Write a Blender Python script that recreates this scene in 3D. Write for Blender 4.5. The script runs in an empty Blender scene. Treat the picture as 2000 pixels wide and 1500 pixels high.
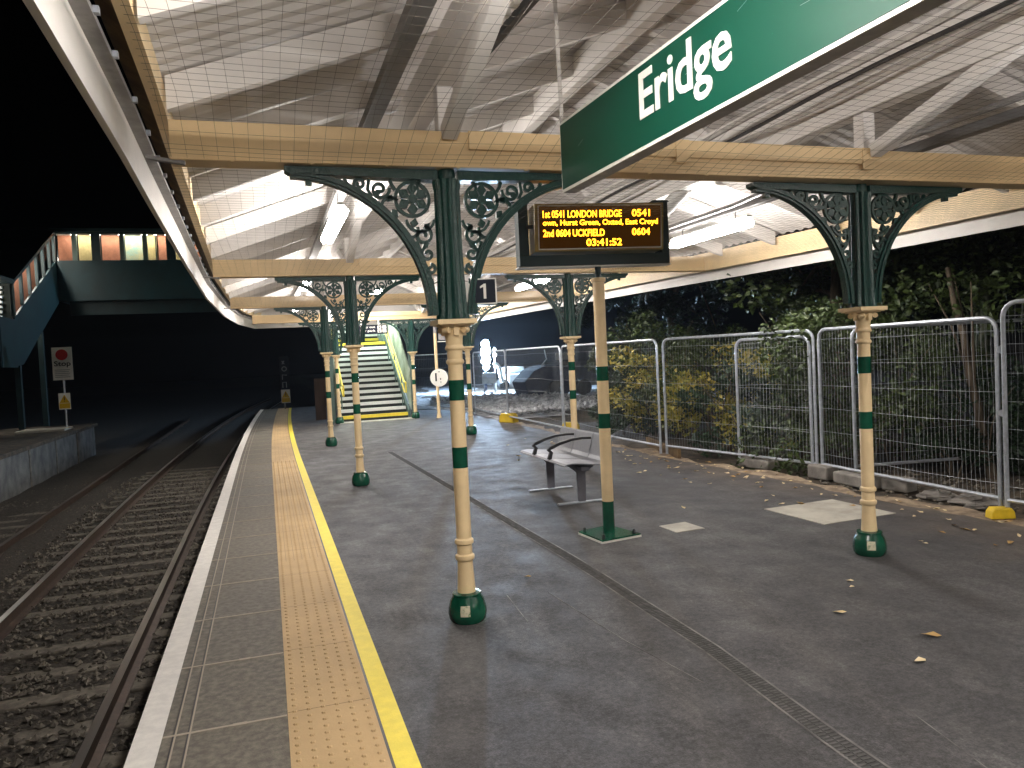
import bpy, math, random
from mathutils import Vector, Matrix
random.seed(7)
PI = math.pi
scene = bpy.context.scene
COL = scene.collection

# ------------------------------------------------------------------ materials
def mat(name, color, rough=0.6, metal=0.0, var=0.0, vscale=3.0, color2=None, bump=0.0, bscale=40.0, spec=0.5,
        emit=None, estr=0.0, stretch=(1, 1, 1), ramp=(0.4, 0.65), detail=6):
    m = bpy.data.materials.new(name); m.use_nodes = True
    nt = m.node_tree; b = nt.nodes['Principled BSDF']
    b.inputs['Base Color'].default_value = (*color, 1)
    b.inputs['Roughness'].default_value = rough
    b.inputs['Metallic'].default_value = metal
    b.inputs['Specular IOR Level'].default_value = spec
    if emit:
        b.inputs['Emission Color'].default_value = (*emit, 1)
        b.inputs['Emission Strength'].default_value = estr
    if var or color2 or bump:
        tc = nt.nodes.new('ShaderNodeTexCoord')
        mp = nt.nodes.new('ShaderNodeMapping'); mp.inputs['Scale'].default_value = stretch
        nt.links.new(tc.outputs['Object'], mp.inputs['Vector'])
    if var or color2:
        n = nt.nodes.new('ShaderNodeTexNoise'); n.inputs['Scale'].default_value = vscale
        n.inputs['Detail'].default_value = detail; n.inputs['Roughness'].default_value = 0.62
        nt.links.new(mp.outputs['Vector'], n.inputs['Vector'])
        r = nt.nodes.new('ShaderNodeValToRGB')
        r.color_ramp.elements[0].position = ramp[0]; r.color_ramp.elements[1].position = ramp[1]
        c2 = color2 or tuple(c * (1 - var) for c in color)
        r.color_ramp.elements[0].color = (*c2, 1); r.color_ramp.elements[1].color = (*color, 1)
        nt.links.new(n.outputs['Fac'], r.inputs['Fac']); nt.links.new(r.outputs['Color'], b.inputs['Base Color'])
    if bump:
        n2 = nt.nodes.new('ShaderNodeTexNoise'); n2.inputs['Scale'].default_value = bscale; n2.inputs['Detail'].default_value = 5
        nt.links.new(mp.outputs['Vector'], n2.inputs['Vector'])
        bp = nt.nodes.new('ShaderNodeBump'); bp.inputs['Strength'].default_value = bump; bp.inputs['Distance'].default_value = 0.02
        nt.links.new(n2.outputs['Fac'], bp.inputs['Height']); nt.links.new(bp.outputs['Normal'], b.inputs['Normal'])
    return m

M = {}
M['cream'] = mat('cream_paint', (.86, .66, .38), .45, var=.14, vscale=4, bump=.05, bscale=60)
M['cream_beam'] = mat('cream_beam_paint', (.8, .59, .32), .5, var=.14, vscale=2.2, bump=.06, bscale=30, stretch=(1, 3, 1))
M['green'] = mat('green_gloss_paint', (.008, .085, .048), .22, var=.3, vscale=8)
M['dkgreen'] = mat('dark_green_cast_iron', (.0048, .036, .029), .3, color2=(.022, .05, .044), vscale=40, ramp=(.26, .36), bump=.3, bscale=70, spec=.35)
M['teal'] = mat('teal_steel_paint', (.006, .042, .05), .5, var=.35, vscale=1.2, bump=.05, bscale=10)
M['tealdark'] = mat('dark_teal_steel', (.006, .03, .034), .55, var=.3, vscale=2)
M['white'] = mat('white_roof_paint', (.8, .765, .73), .55, var=.12, vscale=1.6, bump=.08, bscale=25)
M['sheet'] = mat('white_corrugated_sheet', (.77, .74, .715), .45, var=.14, vscale=1.4, stretch=(.6, 2, 1))
M['fascia'] = mat('white_fascia', (.78, .75, .7), .42, var=.1, vscale=2.5)
M['greymetal'] = mat('grey_metal', (.32, .31, .31), .45, .3, var=.3, vscale=8)
M['brown'] = mat('brown_timber', (.17, .105, .042), .7, var=.5, vscale=6)
M['galv'] = mat('galvanised_steel', (.5, .54, .6), .42, .55, var=.25, vscale=18)
M['wire'] = mat('galvanised_wire', (.42, .45, .48), .5, .4)
M['net'] = mat('net_cord', (.07, .06, .05), .8)
M['trunk'] = mat('dark_trunking', (.17, .165, .165), .5, var=.3, vscale=5)
M['conduit'] = mat('pale_conduit', (.55, .52, .48), .5, var=.3, vscale=9)
M['black'] = mat('black_plastic', (.012, .012, .014), .5)
M['navy'] = mat('navy_panel', (.008, .012, .022), .6, spec=.2)
M['signgreen'] = mat('sign_green', (.002, .05, .03), .42, color2=(.008, .09, .055), vscale=90, ramp=(.22, .32), spec=.2, stretch=(1, 1, 1))
M['signwhite'] = mat('sign_white', (.85, .83, .76), .4, var=.06, vscale=20)
M['display'] = mat('display_panel', (.012, .006, .003), .12, emit=(1, .35, .02), estr=.02)
M['amberbox'] = mat('display_case', (.3, .22, .07), .35)
M['amber'] = mat('amber_led', (1, .5, .05), .5, emit=(1, .36, .012), estr=4.6)
M['lamp'] = mat('lamp_diffuser', (1, 1, 1), .5, emit=(1, .94, .89), estr=74)
M['lampback'] = mat('lamp_housing', (.7, .7, .68), .5)
M['flood'] = mat('floodlight_lens', (1, 1, 1), .5, emit=(.5, .72, 1), estr=1050)
M['bridgelamp'] = mat('bridge_lamp', (1, 1, 1), .5, emit=(1, .95, .85), estr=26)
M['stairlamp'] = mat('stair_lamp', (1, 1, 1), .5, emit=(.9, 1, .92), estr=150)
M['panelglow'] = mat('lit_sign_panel', (1, 1, 1), .5, emit=(1, .97, .9), estr=2.2)
M['tac'] = mat('buff_tactile', (.5, .345, .17), .75, var=.18, vscale=1.6, bump=.12, bscale=120)
M['yellow'] = mat('yellow_line_paint', (.82, .66, .055), .6, var=.12, vscale=12, bump=.1, bscale=140)
M['whiteline'] = mat('white_line_paint', (.78, .75, .7), .6, var=.15, vscale=14, bump=.1, bscale=120)
M['paver'] = mat('grey_paver', (.165, .146, .116), .8, color2=(.088, .077, .06), vscale=24, detail=12, bump=.2, bscale=160)
M['joint'] = mat('mortar_joint', (.32, .28, .22), .9)
M['slab'] = mat('pale_concrete_slab', (.44, .42, .36), .75, color2=(.27, .25, .21), vscale=3.2, ramp=(.3, .6), bump=.1, bscale=60)
M['concrete'] = mat('weathered_concrete', (.3, .28, .25), .85, color2=(.12, .11, .1), vscale=2.5, bump=.3, bscale=30, ramp=(.35, .65))
M['oldwall'] = mat('dark_stained_wall', (.13, .125, .115), .9, color2=(.05, .05, .048), vscale=2.5, bump=.3, bscale=30, ramp=(.35, .65))
M['slabdirt'] = mat('dusty_edge', (.2, .19, .18), .9, color2=(.07, .068, .066), vscale=5)
M['drain'] = mat('drain_iron', (.11, .107, .105), .9, var=.4, vscale=20, spec=.1)
M['draindark'] = mat('drain_slot', (.06, .059, .058), .95, spec=.05)
M['sand'] = mat('sandy_kerb', (.36, .28, .19), .9, color2=(.15, .11, .075), vscale=6, bump=.5, bscale=50)
M['dirt'] = mat('leafy_dirt', (.085, .062, .04), .95, color2=(.03, .024, .016), vscale=5, bump=.8, bscale=30)
M['ballast'] = mat('ballast_bed', (.06, .05, .038), .95, color2=(.02, .016, .012), vscale=22, bump=1, bscale=30)
M['stone'] = mat('ballast_stone', (.19, .168, .135), .9, color2=(.05, .043, .034), vscale=9, ramp=(.38, .66))
M['rail'] = mat('rusty_rail', (.07, .045, .032), .55, .5, var=.4, vscale=10)
M['railtop'] = mat('polished_railhead', (.55, .52, .5), .3, .95)
M['sleeper'] = mat('sleeper_concrete', (.17, .15, .12), .9, color2=(.08, .07, .055), vscale=9)
M['rubble'] = mat('pale_rubble', (.6, .61, .63), .95, color2=(.2, .2, .21), vscale=5, bump=.8, bscale=12)
M['leafg'] = mat('leaf_green', (.062, .092, .018), .5, color2=(.016, .033, .009), vscale=5, ramp=(.35, .65))
M['leafy'] = mat('leaf_yellowing', (.42, .34, .05), .5, color2=(.09, .13, .02), vscale=4, ramp=(.35, .6))
M['leafd'] = mat('leaf_dark', (.02, .05, .018), .55, color2=(.009, .022, .009), vscale=3)
M['bark'] = mat('bark', (.16, .125, .085), .9, color2=(.06, .045, .03), vscale=6, bump=.6, bscale=20, stretch=(1, 1, .25))
M['barkgreen'] = mat('ivy_bark', (.1, .11, .07), .9, color2=(.03, .045, .025), vscale=9, bump=.6, bscale=20)
M['deadleaf'] = mat('dead_leaf', (.5, .36, .13), .7, color2=(.3, .16, .05), vscale=3)
M['paleleaf'] = mat('pale_leaf', (.8, .72, .55), .7, color2=(.6, .45, .2), vscale=2)
M['fyellow'] = mat('yellow_foot_plastic', (.72, .5, .02), .5, var=.15, vscale=6)
M['seat'] = mat('perforated_grey_seat', (.3, .31, .34), .45, .35, var=.12, vscale=30)
M['benchlegs'] = mat('bench_grey_steel', (.2, .2, .23), .45, .3, var=.2, vscale=8)
M['stepdark'] = mat('dark_step', (.02, .027, .024), .8, var=.3, vscale=5)
M['stepwhite'] = mat('white_nosing', (.85, .87, .85), .55, var=.06, vscale=6)
M['stringer'] = mat('grey_green_stringer', (.1, .16, .14), .5, var=.2, vscale=3)
M['palewall'] = mat('pale_stair_wall', (.5, .58, .5), .5, color2=(.2, .27, .17), vscale=1.8, ramp=(.35, .6))
M['brick'] = mat('orange_brick', (.38, .15, .08), .8, var=.25, vscale=7)
M['bryellow'] = mat('yellow_panel', (.5, .4, .17), .6, var=.3, vscale=4)
M['brgreen'] = mat('green_poster', (.25, .42, .36), .6, color2=(.5, .45, .25), vscale=3)
M['red'] = mat('sign_red', (.5, .015, .015), .5)
M['signyellow'] = mat('sign_yellow', (.7, .42, .01), .5)
M['ink'] = mat('sign_ink', (.02, .02, .02), .6)
M['greyink'] = mat('sign_small_print', (.35, .35, .35), .6)
M['machwhite'] = mat('white_machine_paint', (.75, .76, .74), .45, var=.1, vscale=4)
M['machdark'] = mat('dark_blue_machine', (.012, .018, .045), .8, var=.3, vscale=3, spec=.1)
M['cyan'] = mat('cyan_marker_lamp', (.1, .6, .8), .4, emit=(.05, .6, .9), estr=1.6)
M['tyre'] = mat('tyre_rubber', (.015, .015, .015), .8)
M['hut'] = mat('brown_boarding', (.055, .032, .022), .8, var=.4, vscale=5, stretch=(6, 1, .4))

def asphalt():
    m = bpy.data.materials.new('asphalt'); m.use_nodes = True
    nt = m.node_tree; b = nt.nodes['Principled BSDF']; N = nt.nodes.new; L = nt.links.new
    tc = N('ShaderNodeTexCoord')
    def noise(scale, det, stretch=(1, 1, 1), rough=.6):
        mp = N('ShaderNodeMapping'); mp.inputs['Scale'].default_value = stretch; L(tc.outputs['Object'], mp.inputs['Vector'])
        n = N('ShaderNodeTexNoise'); n.inputs['Scale'].default_value = scale; n.inputs['Detail'].default_value = det
        n.inputs['Roughness'].default_value = rough
        L(mp.outputs['Vector'], n.inputs['Vector']); return n.outputs['Fac']
    def ramp(f, a, ca, bb, cb):
        r = N('ShaderNodeValToRGB'); e = r.color_ramp.elements
        e[0].position = a; e[0].color = (*ca, 1); e[1].position = bb; e[1].color = (*cb, 1); L(f, r.inputs['Fac']); return r.outputs['Color']
    def mix(mode, fac, a, bb):
        x = N('ShaderNodeMixRGB'); x.blend_type = mode; x.inputs['Fac'].default_value = fac; L(a, x.inputs[1]); L(bb, x.inputs[2]); return x.outputs[0]
    base = ramp(noise(.9, 8), .35, (.033, .032, .034), .68, (.052, .05, .051))
    scuff = ramp(noise(2.6, 12, (1.5, .6, 1), .8), .5, (0, 0, 0), .72, (.06, .058, .056))
    c = mix('ADD', .8, base, scuff)
    grain = ramp(noise(95, 5, (1, 1, 1), .8), .36, (.4, .4, .4), .66, (1.65, 1.65, 1.65))
    c = mix('MULTIPLY', .85, c, grain)
    c = mix('MULTIPLY', .9, c, ramp(noise(30, 4, (1, 1, 1), .75), .36, (.5, .5, .5), .66, (1.5, 1.5, 1.5)))
    # soil and leaf dust where the tarmac meets the bank
    sx = N('ShaderNodeSeparateXYZ'); L(tc.outputs['Object'], sx.inputs[0])
    md = N('ShaderNodeMath'); md.operation = 'MULTIPLY_ADD'; L(noise(1.7, 6), md.inputs[0]); md.inputs[1].default_value = 2.4; L(sx.outputs['X'], md.inputs[2])
    mr = N('ShaderNodeMapRange'); mr.inputs['From Min'].default_value = 5.0; mr.inputs['From Max'].default_value = 6.1; mr.inputs['To Max'].default_value = .6
    L(md.outputs[0], mr.inputs['Value'])
    x = N('ShaderNodeMixRGB'); L(mr.outputs[0], x.inputs[0]); L(c, x.inputs[1]); x.inputs[2].default_value = (.14, .11, .085, 1)
    L(x.outputs[0], b.inputs['Base Color'])
    rr = ramp(noise(3, 6), .3, (.55,) * 3, .7, (.85,) * 3); L(rr, b.inputs['Roughness'])
    bp = N('ShaderNodeBump'); bp.inputs['Strength'].default_value = .35; bp.inputs['Distance'].default_value = .006
    L(noise(140, 4), bp.inputs['Height']); L(bp.outputs['Normal'], b.inputs['Normal'])
    return m
M['asphalt'] = asphalt()

def glass():
    m = bpy.data.materials.new('thin_glass'); m.use_nodes = True
    nt = m.node_tree; nt.nodes.remove(nt.nodes['Principled BSDF'])
    t = nt.nodes.new('ShaderNodeBsdfTransparent'); g = nt.nodes.new('ShaderNodeBsdfGlossy'); g.inputs['Roughness'].default_value = .05
    x = nt.nodes.new('ShaderNodeMixShader'); x.inputs[0].default_value = .06
    nt.links.new(t.outputs[0], x.inputs[1]); nt.links.new(g.outputs[0], x.inputs[2]); nt.links.new(x.outputs[0], nt.nodes['Material Output'].inputs['Surface'])
    return m
M['glass'] = glass()

# ------------------------------------------------------------------ mesh builder
class MB:
    def __init__(s): s.v = []; s.f = []
    def add(s, vs, fs):
        k = len(s.v); s.v += [tuple(v) for v in vs]; s.f += [tuple(i + k for i in f) for f in fs]; return s
    def box(s, a, b):
        x0, y0, z0 = a; x1, y1, z1 = b
        return s.add([(x0, y0, z0), (x1, y0, z0), (x1, y1, z0), (x0, y1, z0), (x0, y0, z1), (x1, y0, z1), (x1, y1, z1), (x0, y1, z1)],
                     [(0, 3, 2, 1), (4, 5, 6, 7), (0, 1, 5, 4), (1, 2, 6, 5), (2, 3, 7, 6), (3, 0, 4, 7)])
    def beam(s, p, q, w, h, up=(0, 0, 1)):
        p = Vector(p); q = Vector(q); d = (q - p).normalized(); r = d.cross(Vector(up))
        if r.length < 1e-4: r = d.cross(Vector((1, 0, 0)))
        r.normalize(); u = r.cross(d)
        vs = []
        for c in (p, q):
            for a, b in ((-1, -1), (1, -1), (1, 1), (-1, 1)): vs.append(c + r * a * w / 2 + u * b * h / 2)
        return s.add(vs, [(3, 2, 1, 0), (4, 5, 6, 7), (0, 1, 5, 4), (1, 2, 6, 5), (2, 3, 7, 6), (3, 0, 4, 7)])
    def tube(s, pts, r, n=8, caps=True):
        pts = [Vector(p) for p in pts]; vs = []; up = None
        for i, p in enumerate(pts):
            d = (pts[min(i + 1, len(pts) - 1)] - pts[max(i - 1, 0)]).normalized()
            if up is None:
                up = d.cross(Vector((0, 0, 1)))
                if up.length < 1e-3: up = d.cross(Vector((1, 0, 0)))
                up.normalize()
            else:
                up = (up - d * up.dot(d)).normalized()
            w = d.cross(up); rr = r[i] if isinstance(r, (list, tuple)) else r
            for k in range(n):
                a = 2 * PI * k / n; vs.append(p + up * math.cos(a) * rr + w * math.sin(a) * rr)
        fs = []
        for i in range(len(pts) - 1):
            for k in range(n):
                k2 = (k + 1) % n; fs.append((i * n + k, i * n + k2, (i + 1) * n + k2, (i + 1) * n + k))
        if caps and n > 2:
            fs.append(tuple(range(n))[::-1]); fs.append(tuple((len(pts) - 1) * n + k for k in range(n)))
        return s.add(vs, fs)
    def lathe(s, prof, n=24, c=(0, 0), lobes=0, amp=0.0):
        vs = []
        for r, z in prof:
            for k in range(n):
                a = 2 * PI * k / n; rr = r * (1 + amp * math.cos(lobes * a)) if lobes else r
                vs.append((c[0] + rr * math.cos(a), c[1] + rr * math.sin(a), z))
        fs = []
        for i in range(len(prof) - 1):
            for k in range(n):
                k2 = (k + 1) % n; fs.append((i * n + k, i * n + k2, (i + 1) * n + k2, (i + 1) * n + k))
        fs.append(tuple(range(n))[::-1]); fs.append(tuple((len(prof) - 1) * n + k for k in range(n)))
        return s.add(vs, fs)
    def prism(s, poly, fn, t0, t1):
        """poly of (a,b), fn(a,b,t)->xyz"""
        n = len(poly); vs = [fn(a, b, t0) for a, b in poly] + [fn(a, b, t1) for a, b in poly]
        fs = [tuple(range(n))[::-1], tuple(range(n, 2 * n))] + [(i, (i + 1) % n, n + (i + 1) % n, n + i) for i in range(n)]
        return s.add(vs, fs)
    def strip(s, pts, w, fn, t0, t1, closed=False):
        """flat bar following a 2D path, extruded t0..t1"""
        n = len(pts); L = []; R = []
        for i in range(n):
            if closed: a = pts[i - 1]; b = pts[(i + 1) % n]
            else: a = pts[max(i - 1, 0)]; b = pts[min(i + 1, n - 1)]
            dx, dy = b[0] - a[0], b[1] - a[1]; l = math.hypot(dx, dy) or 1
            ww = w[i] if isinstance(w, (list, tuple)) else w
            nx, ny = -dy / l * ww / 2, dx / l * ww / 2
            L.append((pts[i][0] + nx, pts[i][1] + ny)); R.append((pts[i][0] - nx, pts[i][1] - ny))
        for i in range(n if closed else n - 1):
            j = (i + 1) % n; k = len(s.v)
            q = [L[i], R[i], R[j], L[j]]
            vs = [fn(a, b, t0) for a, b in q] + [fn(a, b, t1) for a, b in q]
            fs = [(0, 1, 2, 3), (7, 6, 5, 4), (0, 3, 7, 4), (1, 5, 6, 2)]
            if not closed and i == 0: fs.append((0, 4, 5, 1))
            if not closed and i == n - 2: fs.append((3, 2, 6, 7))
            s.add(vs, fs)
        return s
    def grid(s, xs, ys, fz):
        nx, ny = len(xs), len(ys)
        return s.add([(x, y, fz(x, y)) for y in ys for x in xs],
                     [(j * nx + i, j * nx + i + 1, (j + 1) * nx + i + 1, (j + 1) * nx + i) for j in range(ny - 1) for i in range(nx - 1)])
    def ribbon(s, left, right, fn=None):
        n = len(left); return s.add(list(left) + list(right), [(i, n + i, n + i + 1, i + 1) for i in range(n - 1)])
    def build(s, name, m, parent=None, smooth=True, bevel=0.0, world=True, **props):
        me = bpy.data.meshes.new(name)
        vs = s.v
        if parent is not None and world:
            off = Vector((0, 0, 0)); p = parent
            while p is not None: off += p.location; p = p.parent
            vs = [(x - off.x, y - off.y, z - off.z) for x, y, z in vs]
        me.from_pydata(vs, [], s.f); me.validate(); me.update()
        o = bpy.data.objects.new(name, me); COL.objects.link(o)
        ms = m if isinstance(m, (list, tuple)) else [m]
        for mm in ms: me.materials.append(M[mm] if isinstance(mm, str) else mm)
        if smooth:
            me.polygons.foreach_set('use_smooth', [True] * len(me.polygons))
            me.set_sharp_from_angle(angle=math.radians(38))
        if bevel:
            bv = o.modifiers.new('bevel', 'BEVEL'); bv.width = bevel; bv.segments = 2; bv.limit_method = 'ANGLE'
        if parent is not None: o.parent = parent
        for k, v in props.items(): o[k] = v
        return o

def thing(name, label, cat, loc=(0, 0, 0), rz=0, group=None):
    o = bpy.data.objects.new(name, None); COL.objects.link(o); o.empty_display_size = .1
    o.location = loc; o.rotation_euler = (0, 0, rz); o['label'] = label; o['category'] = cat
    if group: o['group'] = group
    return o
def tag(o, label, cat, group=None):
    o['label'] = label; o['category'] = cat
    if group: o['group'] = group
    return o
def struct(o, kind='structure'):
    o['kind'] = kind; return o
def copy_tree(o, loc, label, rz=None):
    r = o.copy(); COL.objects.link(r); r.location = loc; r['label'] = label
    if rz is not None: r.rotation_euler = (0, 0, rz)
    for ch in list(o.children):
        c = ch.copy(); COL.objects.link(c); c.parent = r
        for g in list(ch.children):
            d = g.copy(); COL.objects.link(d); d.parent = c
    return r

def text_mb(s, w=None, h=None, depth=0.002, spacing=1.0, bold=0.0):
    cu = bpy.data.curves.new('lettering', 'FONT'); cu.body = s; cu.extrude = depth; cu.space_character = spacing; cu.offset = bold
    cu.resolution_u = 3
    o = bpy.data.objects.new('lettering', cu); COL.objects.link(o)
    dg = bpy.context.evaluated_depsgraph_get(); dg.update()
    me = bpy.data.meshes.new_from_object(o.evaluated_get(dg))
    vs = [tuple(v.co) for v in me.vertices]; fs = [tuple(p.vertices) for p in me.polygons]
    bpy.data.objects.remove(o); bpy.data.curves.remove(cu); bpy.data.meshes.remove(me)
    x0 = min(v[0] for v in vs); x1 = max(v[0] for v in vs); y0 = min(v[1] for v in vs); y1 = max(v[1] for v in vs)
    sx = w / (x1 - x0) if w else None; sy = h / (y1 - y0) if h else None
    sx = sx or sy; sy = sy or sx
    return [((v[0] - x0) * sx, (v[1] - y0) * sy, v[2]) for v in vs], fs
def put_text(mb, s, fn, w=None, h=None, **k):
    vs, fs = text_mb(s, w, h, **k); mb.add([fn(*v) for v in vs], fs)

def lerp(pts, y):
    if y <= pts[0][0]:
        a, b = pts[0], pts[1]
    elif y >= pts[-1][0]:
        a, b = pts[-2], pts[-1]
    else:
        for a, b in zip(pts, pts[1:]):
            if a[0] <= y <= b[0]: break
    t = (y - a[0]) / (b[0] - a[0]); return a[1] + (b[1] - a[1]) * t
def frange(a, b, s):
    n = max(1, round((b - a) / s)); return [a + (b - a) * i / n for i in range(n + 1)]

# ------------------------------------------------------------------ camera (solved from the photo: 27 mm, slight roll)
f, cx, cy, cz = 1501.52, -1.098, -4.5283, 1.6
yaw, pit, rol = .3085, -.0372, -.0476
fw = Vector((math.sin(yaw) * math.cos(pit), math.cos(yaw) * math.cos(pit), math.sin(pit)))
r0 = Vector((math.cos(yaw), -math.sin(yaw), 0)); u0 = r0.cross(fw)
rr = r0 * math.cos(rol) + u0 * math.sin(rol); uu = -r0 * math.sin(rol) + u0 * math.cos(rol)
cam = bpy.data.cameras.new('camera'); co = bpy.data.objects.new('camera', cam); COL.objects.link(co)
co.matrix_world = Matrix(((rr.x, uu.x, -fw.x, cx), (rr.y, uu.y, -fw.y, cy), (rr.z, uu.z, -fw.z, cz), (0, 0, 0, 1)))
cam.sensor_width = 36; cam.lens = f / 2000 * 36; cam.clip_end = 500; cam.clip_start = .05
scene.camera = co

# ------------------------------------------------------------------ world: night sky
w = bpy.data.worlds.new('World'); scene.world = w; w.use_nodes = True
nt = w.node_tree; bg = nt.nodes['Background']
sky = nt.nodes.new('ShaderNodeTexSky'); sky.sky_type = 'NISHITA'; sky.sun_disc = False
sky.sun_elevation = math.radians(-9); sky.sun_rotation = math.radians(150)
nt.links.new(sky.outputs[0], bg.inputs[0]); bg.inputs[1].default_value = .05
scene.view_settings.view_transform = 'Standard'; scene.view_settings.look = 'None'
scene.view_settings.exposure = 0.6; scene.view_settings.gamma = 1
scene.render.engine = 'CYCLES'
scene.cycles.use_denoising = True; scene.cycles.max_bounces = 7; scene.cycles.diffuse_bounces = 4
scene.cycles.transparent_max_bounces = 12; scene.cycles.sample_clamp_indirect = 6

# ------------------------------------------------------------------ platform and ground
sh = lambda y: .00112 * max(0, y - 8) ** 2           # the platform bends away beyond the eighth metre
YS = frange(-10, 26, 1.0)
PE = 26.0
EDGE = [(-10, 5.0), (-1, 4.78), (.15, 4.71), (.9, 4.66), (1.65, 4.58), (3.3, 4.55), (5.4, 4.38), (8.3, 4.36), (13, 4.38), (16.5, 4.45), (26, 3.6)]
def strip_y(xa, xb, z, ys=YS):
    return [(xa + sh(y), y, z) for y in ys], [(xb + sh(y), y, z) for y in ys]
mb = MB().ribbon(*strip_y(-.61, 0, 0.0)); YE = frange(-10, 26, .25)
mb = MB(); mb.ribbon([(-.61 + sh(y), y, 0) for y in YE], [(lerp(EDGE, y) + .03 * math.sin(y * 3.1) + .02 * math.sin(y * 7.7 + 1), y, 0) for y in YE])
struct(mb.build('tarmac_platform', 'asphalt', smooth=False))
mb = MB(); mb.ribbon(*strip_y(-1.63, -1.09, 0.0)); struct(mb.build('paving_slab_strip', 'paver', smooth=False))
mb = MB(); mb.ribbon(*strip_y(-1.74, -1.62, 0.004)); mb.ribbon([(-1.74 + sh(y), y, -.16) for y in YS], [(-1.74 + sh(y), y, .004) for y in YS])
struct(mb.build('white_edge_line', 'whiteline', smooth=False))
mb = MB(); mb.ribbon([(-1.66 + sh(y), y, -1.1) for y in YS], [(-1.66 + sh(y), y, -.01) for y in YS])
mb.ribbon([(-1.66 + sh(y), y, -.16) for y in YS], [(-1.74 + sh(y), y, -.16) for y in YS])
mb.add([(-1.74 + sh(PE), PE, -1.1), (3.6, PE, -1.1), (3.6, PE, 0), (-1.74 + sh(PE), PE, 0)], [(0, 1, 2, 3)])
struct(mb.build('platform_face', 'concrete', smooth=False))
mb = MB(); mb.ribbon(*strip_y(-.70, -.605, 0.004)); struct(mb.build('yellow_line', 'yellow', smooth=False))
mb = MB(); mb.ribbon(*strip_y(-.715, -.69, 0.0015)); struct(mb.build('line_edge_gap', 'black', smooth=False))
# buff tactile strip with raised blisters
mb = MB(); mb.ribbon(*strip_y(-1.092, -.712, 0.003))
for k in range(6):
    y = -3.2
    while y < 9:
        x = -1.06 + k * .0635 + sh(y); r = .0135
        c = [(x + r * math.cos(a), y + r * math.sin(a) * 1.25, .003) for a in (0, PI / 3, 2 * PI / 3, PI, 4 * PI / 3, 5 * PI / 3)]
        t = [(x + r * .55 * math.cos(a), y + r * .55 * math.sin(a) * 1.25, .0085) for a in (0, PI / 3, 2 * PI / 3, PI, 4 * PI / 3, 5 * PI / 3)]
        mb.add(c + t, [(i, (i + 1) % 6, 6 + (i + 1) % 6, 6 + i) for i in range(6)] + [(6, 7, 8, 9, 10, 11)])
        y += .0667
struct(mb.build('tactile_paving', 'tac', smooth=False))
# joints between pavers and tactile units, plus painted shade between blister rows
mb = MB()
y = -3.32
while y < 25:
    wv = .008
    mb.box((-1.625 + sh(y), y - wv, -.01), (-1.095 + sh(y), y + wv, .0025))
    mb.box((-1.30 + sh(y) - .03, y - .012, -.01), (-1.30 + sh(y) + .03, y + .012, .003))
    y += .81
struct(mb.build('paver_joint_lines', 'joint', smooth=False))
mb = MB()
for k in range(1, 6): mb.ribbon(*strip_y(-1.0925 + k * .0635 - .001, -1.0925 + k * .0635 + .001, .0044, frange(2, 26, 1.0)))  # lengthwise dark lines paint the shade between rows of blisters
y = -3.3
while y < 25:
    mb.ribbon([(-1.09 + sh(y), y - .0025, .0045), (-1.09 + sh(y), y + .0025, .0045)], [(-.715 + sh(y), y - .0025, .0045), (-.715 + sh(y), y + .0025, .0045)]); y += .81
struct(mb.build('tactile_joints_and_shade', 'brown', smooth=False))
mb = MB()
for x in (-1.575, -1.515): mb.ribbon(*strip_y(x - .004, x + .004, .0015))
struct(mb.build('paver_grooves', 'black', smooth=False))
mb = MB()
for x in (-1.568, -1.508): mb.ribbon(*strip_y(x - .004, x + .004, .0022))
struct(mb.build('paver_groove_edges', 'joint', smooth=False))
# linear slot drain
mb = MB()
D0 = [(-8, .9), (-2.2, .97), (-1, 1.06), (.8, 1.08), (4.7, 1.0), (9, .9)]
ys = frange(-8, 9, .5)
for dx, wd in ((-.05, .006), (.05, .006)):
    mb.ribbon([(lerp(D0, y) + dx - wd, y, .003) for y in ys], [(lerp(D0, y) + dx + wd, y, .003) for y in ys])
struct(mb.build('drain_edges', 'slabdirt', smooth=False))
mb = MB(); mb.ribbon([(lerp(D0, y) - .045, y, .0015) for y in ys], [(lerp(D0, y) + .045, y, .0015) for y in ys])
struct(mb.build('drain_channel', 'draindark', smooth=False))
mb = MB(); y = -8
while y < 6:
    x = lerp(D0, y); mb.box((x - .041, y, -.01), (x - .003, y + .013, .0032)); mb.box((x + .003, y + .006, -.01), (x + .041, y + .019, .0032)); y += .024
struct(mb.build('drain_grating', 'drain', smooth=False))
# sawn joint scratches on the tarmac
mb = MB()
for pts in ([(.62, .3), (.70, -.7), (.80, -1.35)], [(.35, .35), (.31, -.2)], [(2.5, 2.6), (3.4, 2.2)], [(1.45, -1.9), (1.3, -2.6)]):
    mb.strip(pts, .006, lambda a, b, t: (a, b, t), .0004, .0012)
struct(mb.build('tarmac_scratches', 'slabdirt', smooth=False))
o = MB().prism([(3.40, 1.77), (4.24, 1.82), (4.27, 1.03), (3.44, .98)][::-1], lambda a, b, t: (a, b, t), -.03, .005).build('access_cover', 'slab', smooth=False)
tag(o, 'large square concrete slab let into the tarmac beyond the column at the platform back', 'cover')
o = MB().prism([(2.19, 1.63), (2.47, 1.66), (2.49, 1.36), (2.2, 1.34)][::-1], lambda a, b, t: (a, b, t), -.03, .005).build('access_cover', 'slab', smooth=False)
tag(o, 'small square concrete cover in the tarmac beside the display post foot', 'cover')

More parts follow.
